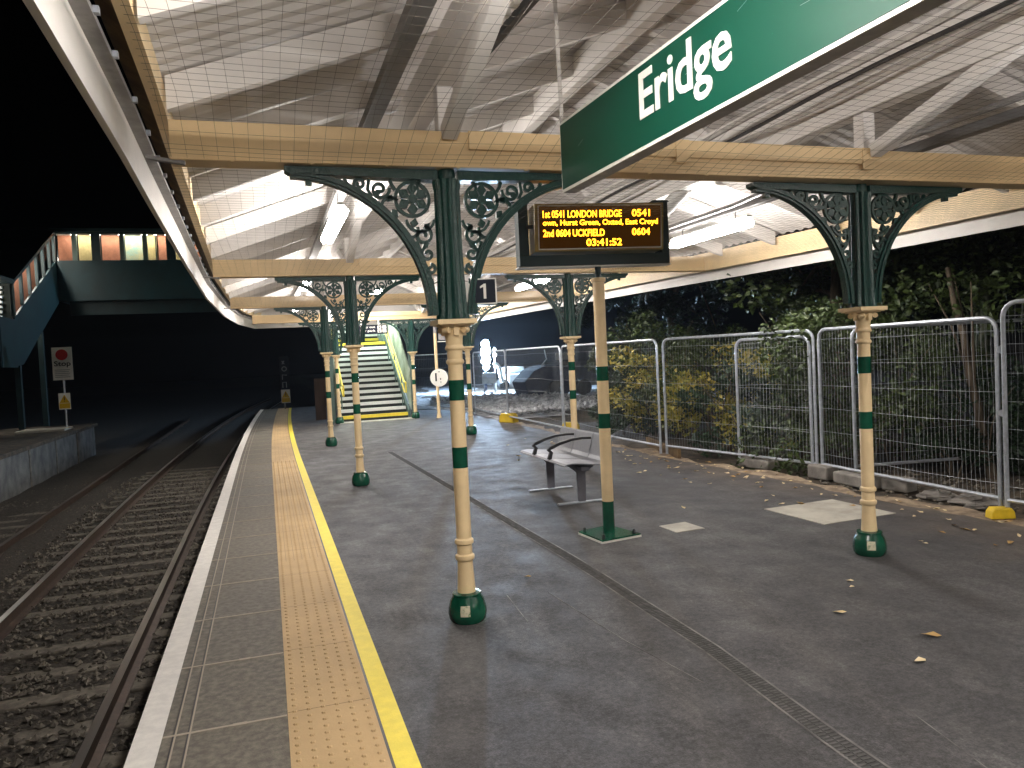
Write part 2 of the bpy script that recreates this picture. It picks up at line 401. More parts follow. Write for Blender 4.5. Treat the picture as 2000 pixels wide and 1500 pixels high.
# bank, kerb and land on the far side of the platform
def bank_z(x, y): return -.02 + .05 * math.sin(x * 1.3 + y * .7) * min(1, max(0, x - 5.2)) + .02 * math.sin(3.7 * x - 2.9 * y) * min(1, max(0, x - 4.9))
mb = MB()
xs = frange(3.2, 12, .22) + frange(12.5, 60, 4); ys2 = frange(-12, 30, .3) + frange(31, 100, 5)
mb.grid(xs, ys2, lambda x, y: bank_z(x, y) - .012); struct(mb.build('bank_ground', 'dirt'))
mb = MB(); yk = frange(-4, 14, .1)
def kw(y): return .22 + .08 * math.sin(y * 2.3) + .05 * math.sin(y * 6.1)
mb.ribbon([(lerp(EDGE, y) - .03 + .03 * math.sin(y * 5), y, -.006) for y in yk], [(lerp(EDGE, y) + kw(y), y, -.004 + .015 * math.sin(y * 9)) for y in yk])
mb.v = [(x, y, z + .004) for x, y, z in mb.v]
struct(mb.build('sandy_kerb_strip', 'sand'))
mb = MB(); mb.grid(frange(-60, 3.55, .9), frange(-12, 110, 1.2), lambda x, y: -1.08 + .02 * math.sin(x * 5 + y * 3)); struct(mb.build('track_bed', 'ballast'))
mb = MB(); mb.grid(frange(-120, 160, 40), frange(-40, 240, 40), lambda x, y: -1.35); struct(mb.build('ground', 'dirt', smooth=False))

# ballast stones, loose and uncountable
def stones(n, area, zf, smin, smax, seed, dens=None):
    R = random.Random(seed); mb = MB()
    for _ in range(n):
        x = R.uniform(area[0], area[1]); y = area[2] + (area[3] - area[2]) * R.random() ** 1.5
        s = R.uniform(smin, smax); z = zf(x, y) + s * .2
        a = R.uniform(0, 6.28); ca, sa = math.cos(a), math.sin(a)
        p = []
        for (i, j, k) in ((1, 0, 0), (0, 1, 0), (-1, 0, 0), (0, -1, 0), (0, 0, 1), (0, 0, -1)):
            i *= s * R.uniform(.6, 1.2); j *= s * R.uniform(.6, 1.2); k *= s * R.uniform(.5, .9)
            i += s * R.uniform(-.25, .25); j += s * R.uniform(-.25, .25)
            p.append((x + i * ca - j * sa, y + i * sa + j * ca, z + k))
        mb.add(p, [(0, 1, 4), (1, 2, 4), (2, 3, 4), (3, 0, 4), (1, 0, 5), (2, 1, 5), (3, 2, 5), (0, 3, 5)])
    return mb
struct(stones(14000, (-6.6, -1.7, -1.5, 17), lambda x, y: -1.085 + (.02 if -4.6 < x < -1.9 else -.02) - (.028 if ((y + 1.3) % .66 < .05 or (y + 1.3) % .66 > .60) and -4.3 < x < -1.95 else 0), .018, .043, 3).build('ballast_stones', 'stone', smooth=False), 'stuff')

# track: two rails on sleepers, a second overgrown line beyond
def rail_mb(x, y0, y1, bend=True):
    prof = [(-.07, -.155), (.07, -.155), (.07, -.143), (.012, -.125), (.012, -.045), (.035, -.035), (.035, -.004)]
    prof = prof + [(-a, b) for a, b in prof[2:][::-1]]
    body = MB(); top = MB(); ys = frange(y0, y1, 1.0); n = len(prof); vs = []
    for y in ys: vs += [(x + sh(y) * (1 if bend else 0) + a, y, -.9 + b) for a, b in prof]
    body.add(vs, [(i * n + k, i * n + (k + 1) % n, (i + 1) * n + (k + 1) % n, (i + 1) * n + k) for i in range(len(ys) - 1) for k in range(n)])
    dd = lambda y: sh(y) * (1 if bend else 0)
    top.ribbon([(x - .032 + dd(y), y, -.9) for y in ys], [(x + .032 + dd(y), y, -.9) for y in ys])
    return body, top
for x, lab in ((-2.40, 'rusty steel rail with shiny head next to the platform face'), (-3.88, 'rusty steel rail with shiny head on the far side of the main track')):
    t = thing('rail', lab, 'rail', (x, 0, -.9))
    a, b = rail_mb(x, -9, 60); a.build('rail_web', 'rail', t); b.build('rail_head', 'railtop', t, smooth=False)
t = thing('rail', 'dull overgrown rail of the disused line before the old platform wall', 'rail', (-5.15, 0, -.95))
a, b = rail_mb(-5.15, -9, 40, False); a.v = [(x, y, z - .05) for x, y, z in a.v]; b.v = [(x, y, z - .049) for x, y, z in b.v]
a.build('rail_web', 'rail', t); b.build('rail_head', 'rail', t, smooth=False)
sl = MB(); R = random.Random(4)
sl.box((-1.25, -.115, -.16), (1.25, .115, 0.0))
sl0 = sl.build('sleeper', 'sleeper', bevel=.015); sl0.location = (-3.14, -1.3, -1.045)
tag(sl0, 'worn sleeper half buried in ballast under the main rails', 'sleeper', 'sleepers of the main track')
for k in range(1, 30):
    y = -1.3 + .66 * k; o = sl0.copy(); COL.objects.link(o); o.location = (-3.14 + sh(y) + R.uniform(-.04, .04), y, -1.06 + R.uniform(-.014, .01)); o.rotation_euler = (0, 0, R.uniform(-.012, .012))
o0 = MB().box((-1.2, -.12, -.14), (.35, .12, 0)).build('sleeper', 'sleeper', bevel=.015); o0.location = (-5.5, 3, -1.07)
tag(o0, 'mossy sleeper of the disused line by the old platform wall', 'sleeper', 'sleepers of the disused line')
for k in range(1, 16):
    o = o0.copy(); COL.objects.link(o); o.location = (-5.5, 3 + .7 * k, -1.075 + R.uniform(-.01, .012))

# old platform across the track
t = thing('old_platform', 'disused concrete platform across the track with stained wall', 'platform', (-12, 10, -1.1))
mb = MB().box((-26, -12, -1.1), (-6.75, 24.6, -.12)); mb.build('platform_wall', 'oldwall', t, smooth=False)
mb = MB().box((-26, -12, -.118), (-6.62, 24.5, -.02)); mb.build('coping', 'dirt', t, smooth=False, bevel=.01)
mb = MB()
for k in range(9): mb.box((-6.755, 2 + 2.5 * k, -1.1), (-6.735, 2.12 + 2.5 * k, -.12))
mb.build('wall_joint', 'sleeper', t, smooth=False)
o = MB().box((-8.2, 21.3, -.015), (-6.9, 22.4, .05)).build('concrete_pad', 'slab', bevel=.01); tag(o, 'pale concrete pad under the stop sign post on the old platform', 'pad')

# ------------------------------------------------------------------ canopy
FL = [(-9, -1.60), (-2, -1.67), (-.3, -1.70), (1.1, -1.74), (4.2, -1.81), (8, -1.88), (12.3, -1.84), (15.5, -1.68), (18.0, -1.32)]
FR = [(-9, 5.78), (.8, 5.65), (3.2, 5.58), (6.8, 5.24), (11.2, 4.89), (16.1, 4.45), (18.0, 4.2)]
C_Y = [(-5.6), 0.0, 5.6, 10.9, 16.4]
YB0, YB1 = -9.0, 18.0
XR = 1.7
zl = lambda x: 3.12 + .36 * (x + 1.5)
ZRIDGE = zl(XR)
def zr(x, y):
    e = lerp(FR, y); return 3.0 + (ZRIDGE - 3.0) * (e - x) / (e - XR)
def zroof(x, y): return zl(x) if x <= XR else zr(x, y)
can = thing('platform_canopy', 'long pitched platform canopy with white boarded roof and cream cross beams', 'canopy', (1.7, 4, 2.72))
# corrugated roof sheets
def sheet(x0f, x1f):
    mb = MB(); ys = frange(YB0, YB1, .038); vs = []; n = 7
    for i, y in enumerate(ys):
        a, b = x0f(y), x1f(y); w_ = .014 if (i % 4) in (0, 1) else -.006
        for k in range(n):
            x = a + (b - a) * k / (n - 1); vs.append((x, y, zroof(x, y) + w_))
    mb.add(vs, [(i * n + k, i * n + k + 1, (i + 1) * n + k + 1, (i + 1) * n + k) for i in range(len(ys) - 1) for k in range(n - 1)])
    return mb
sheet(lambda y: lerp(FL, y) + .1, lambda y: XR).build('roof_sheet', 'sheet', can, smooth=False)
sheet(lambda y: XR, lambda y: lerp(FR, y) - .06).build('roof_sheet', 'sheet', can, smooth=False)
# cross beams
def beam_part(y, xa, xb, h=.2):
    mb = MB().box((xa, y - .07, 2.735), (xb, y + .07, 2.735 + h)); mb.box((xa, y - .085, 2.722), (xb, y + .085, 2.735))
    mb.box((0.12, y - .092, 2.735 + h * .47), (3.0, y - .07, 2.735 + h + .004))
    mb.box((0.12, y + .07, 2.735 + h * .47), (3.0, y + .092, 2.735 + h + .004))
    for xx in (1.5, 2.98): mb.box((xx, y - .1, 2.735 + h * .28), (xx + .1, y - .092, 2.735 + h + .006))
    x = xa + .3
    while x < xb: mb.box((x, y - .083, 2.716), (x + .02, y - .063, 2.722)); x += .42
    return mb.build('cross_beam', 'cream_beam', can, bevel=.006)
for y in C_Y: beam_part(y, lerp(FL, y) + .19, lerp(FR, y) - .16)
# rafters
y = YB0 + .3
while y < YB1 - .2:
    if min(abs(y - c) for c in C_Y) > .05:
        a = lerp(FL, y) + .2; b = lerp(FR, y) - .2
        MB().prism([(a, zl(a) - .19), (XR, ZRIDGE - .19), (XR, ZRIDGE - .02), (a, zl(a) - .02)], lambda p, q, t: (p, t, q), y - .03, y + .03).build('rafter', 'white', can, smooth=False)
        MB().prism([(XR, ZRIDGE - .19), (b, zr(b, y) - .19), (b, zr(b, y) - .02), (XR, ZRIDGE - .02)], lambda p, q, t: (p, t, q), y - .03, y + .03).build('rafter', 'white', can, smooth=False)
    y += 1.06
# purlins on short posts with braces
for xp in (0.0, 3.09):
    zt = zroof(xp, 3) - .2
    MB().box((xp - .07, YB0, 3.21), (xp + .07, YB1, zt - .003)).build('purlin', 'white', can, smooth=False, bevel=.006)
    for y in C_Y:
        MB().box((xp - .05, y - .05, 2.93), (xp + .05, y + .05, 3.208)).build('king_post', 'white', can, smooth=False, bevel=.006)
        for s in (-1, 1): MB().beam((xp, y + s * .09, 2.92), (xp, y + s * 1.25, 3.25), .09, .09).build('brace', 'white', can, smooth=False, bevel=.005)
MB().box((XR - .05, YB0, ZRIDGE - .3), (XR + .05, YB1, ZRIDGE - .035)).build('ridge_board', 'white', can, smooth=False)
# eaves on the track side
ye = frange(YB0, YB1, .4)
def eave(prof, F, name, m, **k):
    mb = MB(); n = len(prof); vs = []
    for y in ye: vs += [(lerp(F, y) + a, y, b) for a, b in prof]
    mb.add(vs, [(i * n + j, i * n + (j + 1) % n, (i + 1) * n + (j + 1) % n, (i + 1) * n + j) for i in range(len(ye) - 1) for j in range(n)] + [tuple(range(n))[::-1], tuple((len(ye) - 1) * n + j for j in range(n))])
    return mb.build(name, m, can, smooth=False)
eave([(-.03, 2.68), (0, 2.68), (0, 2.9), (-.03, 2.9)], FL, 'fascia_board', 'fascia')
eave([(-.06, 2.90), (.062, 2.90), (.062, 2.925), (.012, 2.925), (.012, 3.05), (-.06, 3.05)], FL, 'gutter', 'greymetal')
eave([(.03, 3.06), (.125, 3.0), (.125, 3.03), (.03, 3.09)], FL, 'soffit_board', 'brown')
eave([(.125, 2.95), (.185, 2.95), (.185, 3.1), (.125, 3.1)], FL, 'eaves_plate', 'cream')
# eaves at the platform back
eave([(0, 2.58), (.03, 2.58), (.03, 2.86), (0, 2.86)], FR, 'fascia_board', 'fascia')
eave([(-.012, 2.862), (.05, 2.862), (.05, 2.9), (-.012, 2.9)], FR, 'gutter', 'greymetal')
eave([(-.15, 2.72), (-.09, 2.72), (-.09, 2.98), (-.15, 2.98)], FR, 'eaves_plate', 'cream')
# hip end
mb = MB(); xa, xb = lerp(FL, 18.0), lerp(FR, 18.0)
mb.box((xa, 18.0, 2.68), (xb, 18.03, 2.93)); mb.build('fascia_board', 'fascia', can, smooth=False)
mb = MB().prism([(xa, 2.932), (xb, 2.932), (xb, 3.03), (XR, ZRIDGE + .03), (xa, 3.22)], lambda p, q, t: (p, t, q), 18.002, 18.028); mb.build('gable_board', 'white', can, smooth=False)
o = MB().box((-.55, 17.93, 2.75), (-.38, 17.995, 2.93)).build('junction_box', 'signwhite', bevel=.006); tag(o, 'small white box with dark window on the end fascia', 'junction box')
MB().box((-.485, 17.922, 2.8), (-.44, 17.929, 2.87)).build('window', 'black', o, smooth=False, world=True)
# fixings along the track side gutter
R = random.Random(2); y = -3.0
while y < 17:
    x = lerp(FL, y) + .063; MB().box((x, y, 2.905), (x + .02, y + .03, 2.93)).build('gutter_clip', 'galv', can, smooth=False); y += R.uniform(.4, .6)
# strut pieces in the open eaves gap
for y in (-.05, 5.55, 10.85):
    MB().beam((lerp(FL, y) + .07, y, 2.735), (lerp(FL, y) + .26, y, 2.71), .04, .018).build('eaves_bracket', 'greymetal', can, smooth=False)

# cable trunking that carries the lamps
trunks = [('trunking', -.36, 3.16, 'dark steel cable trunking along the track side lamps'), ('trunking', 3.80, 3.05, 'dark steel cable trunking along the lamps nearest the hoarding side')]
for n_, x, z, lab in trunks:
    o = MB().box((x - .05, -9, z - .03), (x + .05, 17, z + .04)).build(n_, 'trunk', smooth=False, bevel=.004); tag(o, lab, 'trunking')
mb = MB(); mb.tube([(3.62, -8, 3.12), (3.62, 1.4, 3.10), (3.66, 2.5, 3.06), (3.66, 16, 3.06)], .025, 8)
o = mb.build('conduit_pipe', 'greymetal'); tag(o, 'thin grey pipe running beside the trunking above the lamps', 'pipe')
for k, (x, z, r, m, lab) in enumerate(((2.72, 3.42, .022, 'conduit', 'pale wavy conduit along the roof beside the green name sign'), (2.78, 3.36, .015, 'black', 'black cable sagging under the pale conduit by the name sign'), (2.86, 3.33, .016, 'conduit', 'thin pale conduit clipped against the purlin over the back columns'))):
    ys = frange(-6, 14, .4); pts = [(x + .02 * math.sin(y * 1.1 + k), y, z + .018 * math.sin(y * 1.9 + 2 * k)) for y in ys]
    o = MB().tube(pts, r, 6).build('cable', m); tag(o, lab, 'cable')
# dark slotted tray with pale clips
t = thing('cable_tray', 'short black slotted tray with pale net clips under the roof', 'cable tray', (.2, -.9, 3.28))
MB().beam((.15, -.35, 3.28), (.27, -2.0, 3.28), .04, .04).build('tray', 'black', t, smooth=False)
mb = MB()
for k in range(14):
    y = -.4 - .11 * k; mb.box((.10 + .0727 * (-.35 - y), y, 3.295), (.13 + .0727 * (-.35 - y), y + .05, 3.325))
mb.build('clip', 'signwhite', t, smooth=False)

# bird nets stretched under each bay
def net(y0, y1, lab, seed):
    R = random.Random(seed); mb = MB(); z0 = 2.728; s = .076
    xs = frange(-1.5, 5.3, s); n = 9
    sag = lambda x, y: (min(.14, max(0, -y - .32) * .6, max(0, y + 5.4) * .3) if y1 < 0 else 0) - (.0 if y1 < 0 else .03) * math.sin(PI * (y - y0) / (y1 - y0)) + .012 * math.sin(x * 2.1 + y)
    for x in xs:
        pts = []
        for k in range(n + 1):
            y = y0 + (y1 - y0) * k / n; xx = max(lerp(FL, y) + .17, min(lerp(FR, y) - .16, x)) + R.uniform(-.008, .008)
            pts.append((xx, y, z0 + sag(xx, y)))
        mb.tube(pts, .0009, 3, caps=False)
    y = y0 + .03
    while y < y1 - .02:
        a, b = lerp(FL, y) + .17, lerp(FR, y) - .16; pts = []
        for k in range(13):
            x = a + (b - a) * k / 12; pts.append((x, y + R.uniform(-.01, .01), z0 + sag(x, y)))
        mb.tube(pts, .0009, 3, caps=False); y += s
    o = mb.build('bird_net', 'net', smooth=False); tag(o, lab, 'bird net')
net(-5.45, -.1, 'fine bird net stretched in front of the first cream beam', 1)
net(.1, 5.5, 'fine bird net in the bay behind the first cream beam', 2)
net(5.7, 10.8, 'fine bird net in the bay behind the second cream beam', 3)

# ------------------------------------------------------------------ columns
def arc(c, r, a0, a1, n=10): return [(c[0] + r * math.cos(a0 + (a1 - a0) * i / n), c[1] + r * math.sin(a0 + (a1 - a0) * i / n)) for i in range(n + 1)]
def spiral(c, r0, r1, a0, turns, n=18): return [(c[0] + (r0 + (r1 - r0) * i / n) * math.cos(a0 + turns * 2 * PI * i / n), c[1] + (r0 + (r1 - r0) * i / n) * math.sin(a0 + turns * 2 * PI * i / n)) for i in range(n + 1)]
def leafshape(c, l, wd, a):
    ca, sa = math.cos(a), math.sin(a)
    return [(c[0] + x * ca - y * sa, c[1] + x * sa + y * ca) for x, y in ((0, 0), (l * .25, -wd * .2), (l * .55, -wd * .5), (l * .8, -wd * .28), (l, 0), (l * .8, wd * .28), (l * .55, wd * .5), (l * .25, wd * .2))]
def make_column():
    t = thing('canopy_column', '', 'column', (0, 0, 0), 0, 'cast iron canopy columns')
    B = lambda mb, n, m, par=t, **k: mb.build(n, m, par, world=False, **k)
    B(MB().lathe([(.1, 0), (.112, .018), (.118, .05), (.115, .085), (.103, .128), (.088, .152), (.086, .16), (.09, .165), (.088, .172), (.06, .177)], 28), 'base', 'green')
    B(MB().lathe([(.057, .172), (.053, .22), (.048, .31), (.046, .365), (.057, .378), (.059, .39), (.057, .402), (.046, .41), (.0455, .465), (.056, .474), (.058, .485), (.056, .497), (.0455, .506),
                  (.0455, 1.0), (.0445, 1.5), (.0445, 1.56), (.053, 1.568), (.056, 1.577), (.053, 1.586), (.046, 1.595), (.047, 1.645), (.056, 1.652), (.058, 1.66), (.054, 1.67), (.05, 1.68)], 28), 'shaft', 'cream')
    cap = MB().lathe([(.05, 1.676), (.052, 1.72), (.062, 1.765), (.075, 1.782), (.06, 1.79)], 24)
    cap.box((-.085, -.085, 1.788), (.085, .085, 1.802)); cap.box((-.118, -.118, 1.802), (.118, .118, 1.83)); cap.box((-.103, -.103, 1.795), (.103, .103, 1.803))
    for a in range(4):
        an = PI / 4 + a * PI / 2; c = (.083 * math.cos(an), .083 * math.sin(an))
        d = (-math.sin(an), math.cos(an))
        cap.tube([(c[0] - d[0] * .02, c[1] - d[1] * .02, 1.768), (c[0] + d[0] * .02, c[1] + d[1] * .02, 1.768)], .019, 12)
        an = a * PI / 2; cap.box((.06 * math.cos(an) - .014, .06 * math.sin(an) - .014, 1.735), (.06 * math.cos(an) + .014, .06 * math.sin(an) + .014, 1.79))
    B(cap, 'capital', 'cream')
    for z0, z1 in ((.936, 1.062), (1.345, 1.468)): B(MB().lathe([(.0465, z0), (.0465, z1)], 28), 'band', 'green')
    hd = MB().lathe([(.094, 1.831), (.094, 1.85), (.086, 1.875), (.084, 1.95), (.078, 2.1), (.074, 2.3), (.074, 2.6), (.08, 2.63), (.08, 2.66)], 72, lobes=12, amp=.075)
    hd.lathe([(.052, 2.655), (.055, 2.70), (.05, 2.725), (.03, 2.735)], 20)
    B(hd, 'pillar_head', 'dkgreen')
    for s in (1, -1):
        fn = lambda a, b, tt, s=s: (s * a, tt, b)
        br = MB(); pts = [(.9 - .78 * math.cos(q), 1.86 + .815 * math.sin(q)) for q in [PI / 2 * i / 22 for i in range(23)]]
        wd = [.058 - .012 * i / 22 for i in range(23)]
        br.strip(pts, wd, fn, -.028, .028); br.strip([(p[0] + .012 * 0, p[1]) for p in pts], .016, fn, -.04, .04)
        br.prism([(.06, 2.655), (.905, 2.675), (.93, 2.69), (.93, 2.714), (.06, 2.714)], fn, -.045, .045)
        br.box((s * .80 - .018, -.018, 2.615), (s * .80 + .018, .018, 2.66))
        bo = B(br, 'bracket', 'dkgreen')
        sc = MB(); T0, T1 = -.012, .012; R_ = lambda pts, wd=.019, closed=False: sc.strip(pts, wd, fn, T0, T1, closed)
        c1 = (.212, 2.548)
        R_(arc(c1, .1, 0, 2 * PI * 23 / 24, 23), .02, True)
        for k in range(6):
            a = PI / 2 + k * PI / 3; sc.prism(leafshape((c1[0] + .012 * math.cos(a), c1[1] + .012 * math.sin(a)),   .085, .062, a), fn, T0 - .004, T1 + .004)
        sc.prism(arc(c1, .028, 0, 2 * PI * 11 / 12, 11), fn, T0 - .009, T1 + .009)
        R_(arc((.125, 2.62), .055, -PI / 2, PI / 2, 6)); R_([(.31, 2.6), (.33, 2.63), (.34, 2.66)])
        # outer scrolls
        R_(spiral((.40, 2.603), .058, .014, PI * .95, 1.25)); R_(spiral((.515, 2.63), .034, .01, -.4, 1.2))
        R_(arc((.34, 2.50), .055, -.4, 2.4, 8)); sc.prism(leafshape((.39, 2.6), .05, .04, -.6), fn, T0, T1)
        R_([(.45, 2.56), (.47, 2.60), (.46, 2.66)]); R_([(.56, 2.61), (.59, 2.635), (.60, 2.66)]); R_([(.63, 2.63), (.67, 2.66)], .02)
        sc.prism(leafshape((.30, 2.44), .06, .045, .9), fn, T0, T1); sc.prism(leafshape((.36, 2.53), .05, .04, 2.2), fn, T0, T1)
        # lower scrolls
        R_(arc((.17, 2.44), .085, PI * 1.05, PI * 1.95, 8), .016)
        R_(spiral((.158, 2.335), .058, .014, PI * .55, 1.3)); R_(arc((.235, 2.37), .05, PI * .9, PI * 2.1, 8))
        sc.prism(leafshape((.2, 2.44), .06, .05, -PI / 2 + .2), fn, T0, T1); sc.prism(leafshape((.115, 2.41), .05, .04, -.9), fn, T0, T1)
        R_(spiral((.135, 2.225), .042, .01, PI * .4, -1.2)); R_([(.2, 2.3), (.18, 2.25), (.185, 2.19)]); sc.prism(leafshape((.12, 2.29), .05, .035, -.5), fn, T0, T1)
        R_(spiral((.12, 2.135), .03, .008, PI * .5, 1.1)); R_([(.155, 2.17), (.15, 2.11), (.13, 2.06)]); sc.prism(leafshape((.11, 2.08), .05, .03, -1.2), fn, T0, T1)
        B(sc, 'scrollwork', 'dkgreen', bo)
    return t
col0 = make_column()
cols = [(-.008, 0, 'nearest cream and green cast iron column with the white edged sticker on its foot'),
        (3.10, .08, 'cream and green column standing before the mesh fence with a white mark on its foot'),
        (0.0, 5.62, 'cream and green column halfway along the yellow line, bare green foot on the tarmac'),
        (3.07, 5.7, 'cream and green column rising behind the grey metal bench'),
        (.04, 10.85, 'slim looking column before the brown boarding left of the stair foot'),
        (2.9, 10.95, 'column hidden mostly behind the numbered column, green foot just showing'),
        (.70, 16.4, 'column on the boarding side of the stair foot'),
        (2.75, 16.4, 'column on the night side of the stair foot beside the yellow handrail')]
made = []
for i, (x, y, lab) in enumerate(cols):
    if i == 0: c = col0; c.location = (x, y, 0); c['label'] = lab
    else: c = copy_tree(col0, (x, y, 0), lab)
    made.append(c)
for i in (0, 1):
    if True:
        c = made[i]; x, y, lab = cols[i]; mb = MB(); a0 = math.atan2(-4.5 - y, -1.1 - x) + (-.12 if i == 0 else .1)
        n = 5; vs = []
        for z, r in ((.055, .1195), (.085, .1195), (.118, .1118)):
            for k in range(n): a = a0 + (k / (n - 1) - .5) * .5; vs.append((r * math.cos(a), r * math.sin(a), z))
        mb.add(vs, [(j * n + k, j * n + k + 1, (j + 1) * n + k + 1, (j + 1) * n + k) for j in range(2) for k in range(n - 1)])
        M['sticker'] = M.get('sticker') or mat('worn_sticker', (.62, .58, .42), .6, color2=(.1, .2, .08), vscale=38, ramp=(.35, .5))
        mb.build('sticker', 'sticker', c, world=False)

# number 1 flag sign on the nearest column
t = thing('number_sign', 'small square navy sign reading 1 on the nearest column', 'sign', (.17, -.02, 1.99))
ax = Vector((math.cos(-.31), math.sin(-.31), 0)); nrm = Vector((-.31, -.95, 0)).normalized()
def flag(mb, a0, z0, a1, z1, d0, d1, org=Vector((.185, -.03, 1.995))):
    mb.prism([(a0, z0), (a1, z0), (a1, z1), (a0, z1)], lambda a, b, tt: tuple(org + ax * a + Vector((0, 0, b)) + nrm * tt), d0, d1); return mb
flag(MB(), -.078, -.078, .078, .078, 0, .012).build('frame', 'signwhite', t, smooth=False)
flag(MB(), -.07, -.07, .07, .07, .012, .015).build('panel', 'navy', t, smooth=False)
flag(MB(), -.11, -.06, -.078, .06, -.004, .004).build('fixing_plate', 'signwhite', t, smooth=False)
mb = MB(); org = Vector((.185, -.03, 1.995))
mb.prism([(-.002, -.045), (.014, -.045), (.014, .045), (.002, .045), (-.022, .03), (-.022, .018), (-.002, .026)], lambda a, b, tt: tuple(org + ax * a + Vector((0, 0, b)) + nrm * tt), .015, .0165)
mb.build('numeral', 'signwhite', t, smooth=False)

# ------------------------------------------------------------------ strip lamps
def make_lamp():
    t = thing('strip_lamp', '', 'lamp', (0, 0, 0), 0, 'strip lamps under the canopy')
    B = lambda mb, n, m, **k: mb.build(n, m, t, world=False, **k)
    pr = [(-.026, .04), (-.068, .0), (-.048, -.05), (.048, -.05), (.068, .0), (.026, .04)]
    B(MB().prism(pr[::-1], lambda a, b, q: (a, q, b), -.78, .78), 'diffuser', 'lamp', smooth=False)
    B(MB().box((-.032, -.8, .042), (.032, .8, .07)), 'housing', 'lampback', bevel=.005)
    B(MB().tube([(0, -.55, .04), (0, -.55, .2)], .006, 6).tube([(0, .55, .04), (0, .55, .2)], .006, 6), 'hanger', 'trunk')
    return t
lamp0 = make_lamp()
L1 = [(-.40, 3.1, 2.93, 'bright strip lamp hanging just past the first cream beam on the track side'), (-.40, 8.4, 2.93, 'bright strip lamp past the second cream beam on the track side'), (-.36, 13.6, 2.93, 'distant strip lamp past the third cream beam on the track side'),
      (3.80, 3.2, 2.88, 'long glowing strip lamp behind the departure display near the cream eaves'), (3.58, 8.7, 2.88, 'glowing strip lamp seen between display post and numbered column'), (3.3, 14.0, 2.88, 'distant strip lamp glowing beside the numbered column head'),
      (-.40, -2.66, 2.93, 'strip lamp above the track side paving near the viewer'), (3.80, -2.6, 2.88, 'strip lamp above the tarmac near the viewer'), (-.40, -7.6, 2.93, 'strip lamp behind the viewer on the track side'), (1.7, 15.5, 3.38, 'added unseen strip lamp high under the ridge, brightening the stairs'), (3.80, -7.6, 2.88, 'strip lamp behind the viewer over the tarmac')]  # the ridge lamp is added, hidden behind the beams, to brighten the stair nosings
for i, (x, y, z, lab) in enumerate(L1):
    if i == 0: lamp0.location = (x, y, z); lamp0['label'] = lab
    else: copy_tree(lamp0, (x, y, z), lab)

# loudspeaker under the first beam
t = thing('loudspeaker', 'pale grey cylindrical loudspeaker hanging behind the name sign', 'loudspeaker', (3.06, 2.7, 3.0))
MB().tube([(3.15, 2.55, 3.25), (2.97, 2.85, 3.0)], .075, 18).build('body', 'lampback', t)
MB().tube([(3.153, 2.545, 3.254), (3.156, 2.54, 3.258)], .062, 18).build('grille', 'greymetal', t)
MB().tube([(3.1, 2.7, 3.2), (3.05, 2.5, 3.3), (2.95, 2.4, 3.5)], .01, 6).build('cable', 'black', t)

# ------------------------------------------------------------------ station name sign
t = thing('name_sign', 'long green station name board with white border reading Eridge', 'name sign', (.55, -1.6, 2.6))
SX = lambda y: .50 + .036 * (-.58 - y)
zb = lambda a: 2.47 ; zt_ = 2.845
Y0s, Y1s = -.60, -3.45
def SP(a, b, d):  # a along the board away from its far end, b height, d out towards the track
    y = Y0s - a; return (SX(y) - d, y, b)
MB().prism([(0, 2.47), (2.85, 2.47), (2.85, 2.845), (0, 2.845)], SP, -.07, 0).build('board', 'conduit', t, smooth=False)
MB().prism([(0, 2.47), (2.85, 2.47), (2.85, 2.845), (0, 2.845)], SP, .0005, .006).build('border', 'signwhite', t, smooth=False)
MB().prism([(.012, 2.486), (2.838, 2.486), (2.838, 2.829), (.012, 2.829)], SP, .006, .009).build('panel', 'signgreen', t, smooth=False)
mb = MB(); put_text(mb, 'Eridge', lambda a, b, d: SP(.875 + a, 2.535 + b, .0115 + d), w=.66, h=.262, bold=.014); mb.build('lettering', 'signwhite', t, smooth=False)
mb = MB().beam(SP(.02, 2.84, .0), (SX(-.62) - .01, -.62, 3.6), .022, .004, up=(0, 1, 0)); mb.build('strap', 'conduit', t, smooth=False)
MB().beam(SP(2.8, 2.84, .0), (SX(-3.3), -3.3, 3.6), .022, .004, up=(0, 1, 0)).build('strap', 'conduit', t, smooth=False)
# faint scratches
R = random.Random(5)
for k in range(6):
    a = R.uniform(.2, 2.4); b = R.uniform(2.62, 2.82); l = R.uniform(.03, .14); sl_ = R.uniform(-.12, .3)
    MB().strip([(a, b), (a + l, b + l * sl_)], .0008, SP, .0091, .0094).build('scratch', 'greyink', t, smooth=False)

# ------------------------------------------------------------------ departure display on its post
t = thing('departure_display', 'amber departure board in a dark frame on a banded cream post', 'display', (1.66, 1.55, 0))
post = MB().lathe([(.05, .06), (.05, 2.19), (.062, 2.195), (.062, 2.225), (.045, 2.23)], 28, (1.66, 1.55)); post.build('post', 'cream', t)
MB().lathe([(.026, 2.22), (.026, 2.36)], 16, (1.66, 1.55)).build('stem', 'tealdark', t)
for z0, z1 in ((.012, .30), (.935, 1.062), (1.345, 1.468)): MB().lathe([(.0515, z0), (.0515, z1)], 28, (1.66, 1.55)).build('band', 'green', t)
pl = [(1.44, 1.70), (1.77, 1.80), (1.87, 1.37), (1.48, 1.30)][::-1]
MB().prism(pl, lambda a, b, q: (a, b, q), .016, .03).build('base_plate', 'green', t, smooth=False)
MB().prism([(1.655 + (a - 1.655) * 1.03, 1.545 + (b - 1.545) * 1.03) for a, b in pl], lambda a, b, q: (a, b, q), .0, .016).build('grout_bed', 'signwhite', t, smooth=False)
mb = MB()
for a, b in pl: mb.lathe([(.016, .03), (.016, .055), (.008, .065)], 6, (1.655 + (a - 1.655) * .8, 1.545 + (b - 1.545) * .8))
mb.build('bolt', 'black', t)
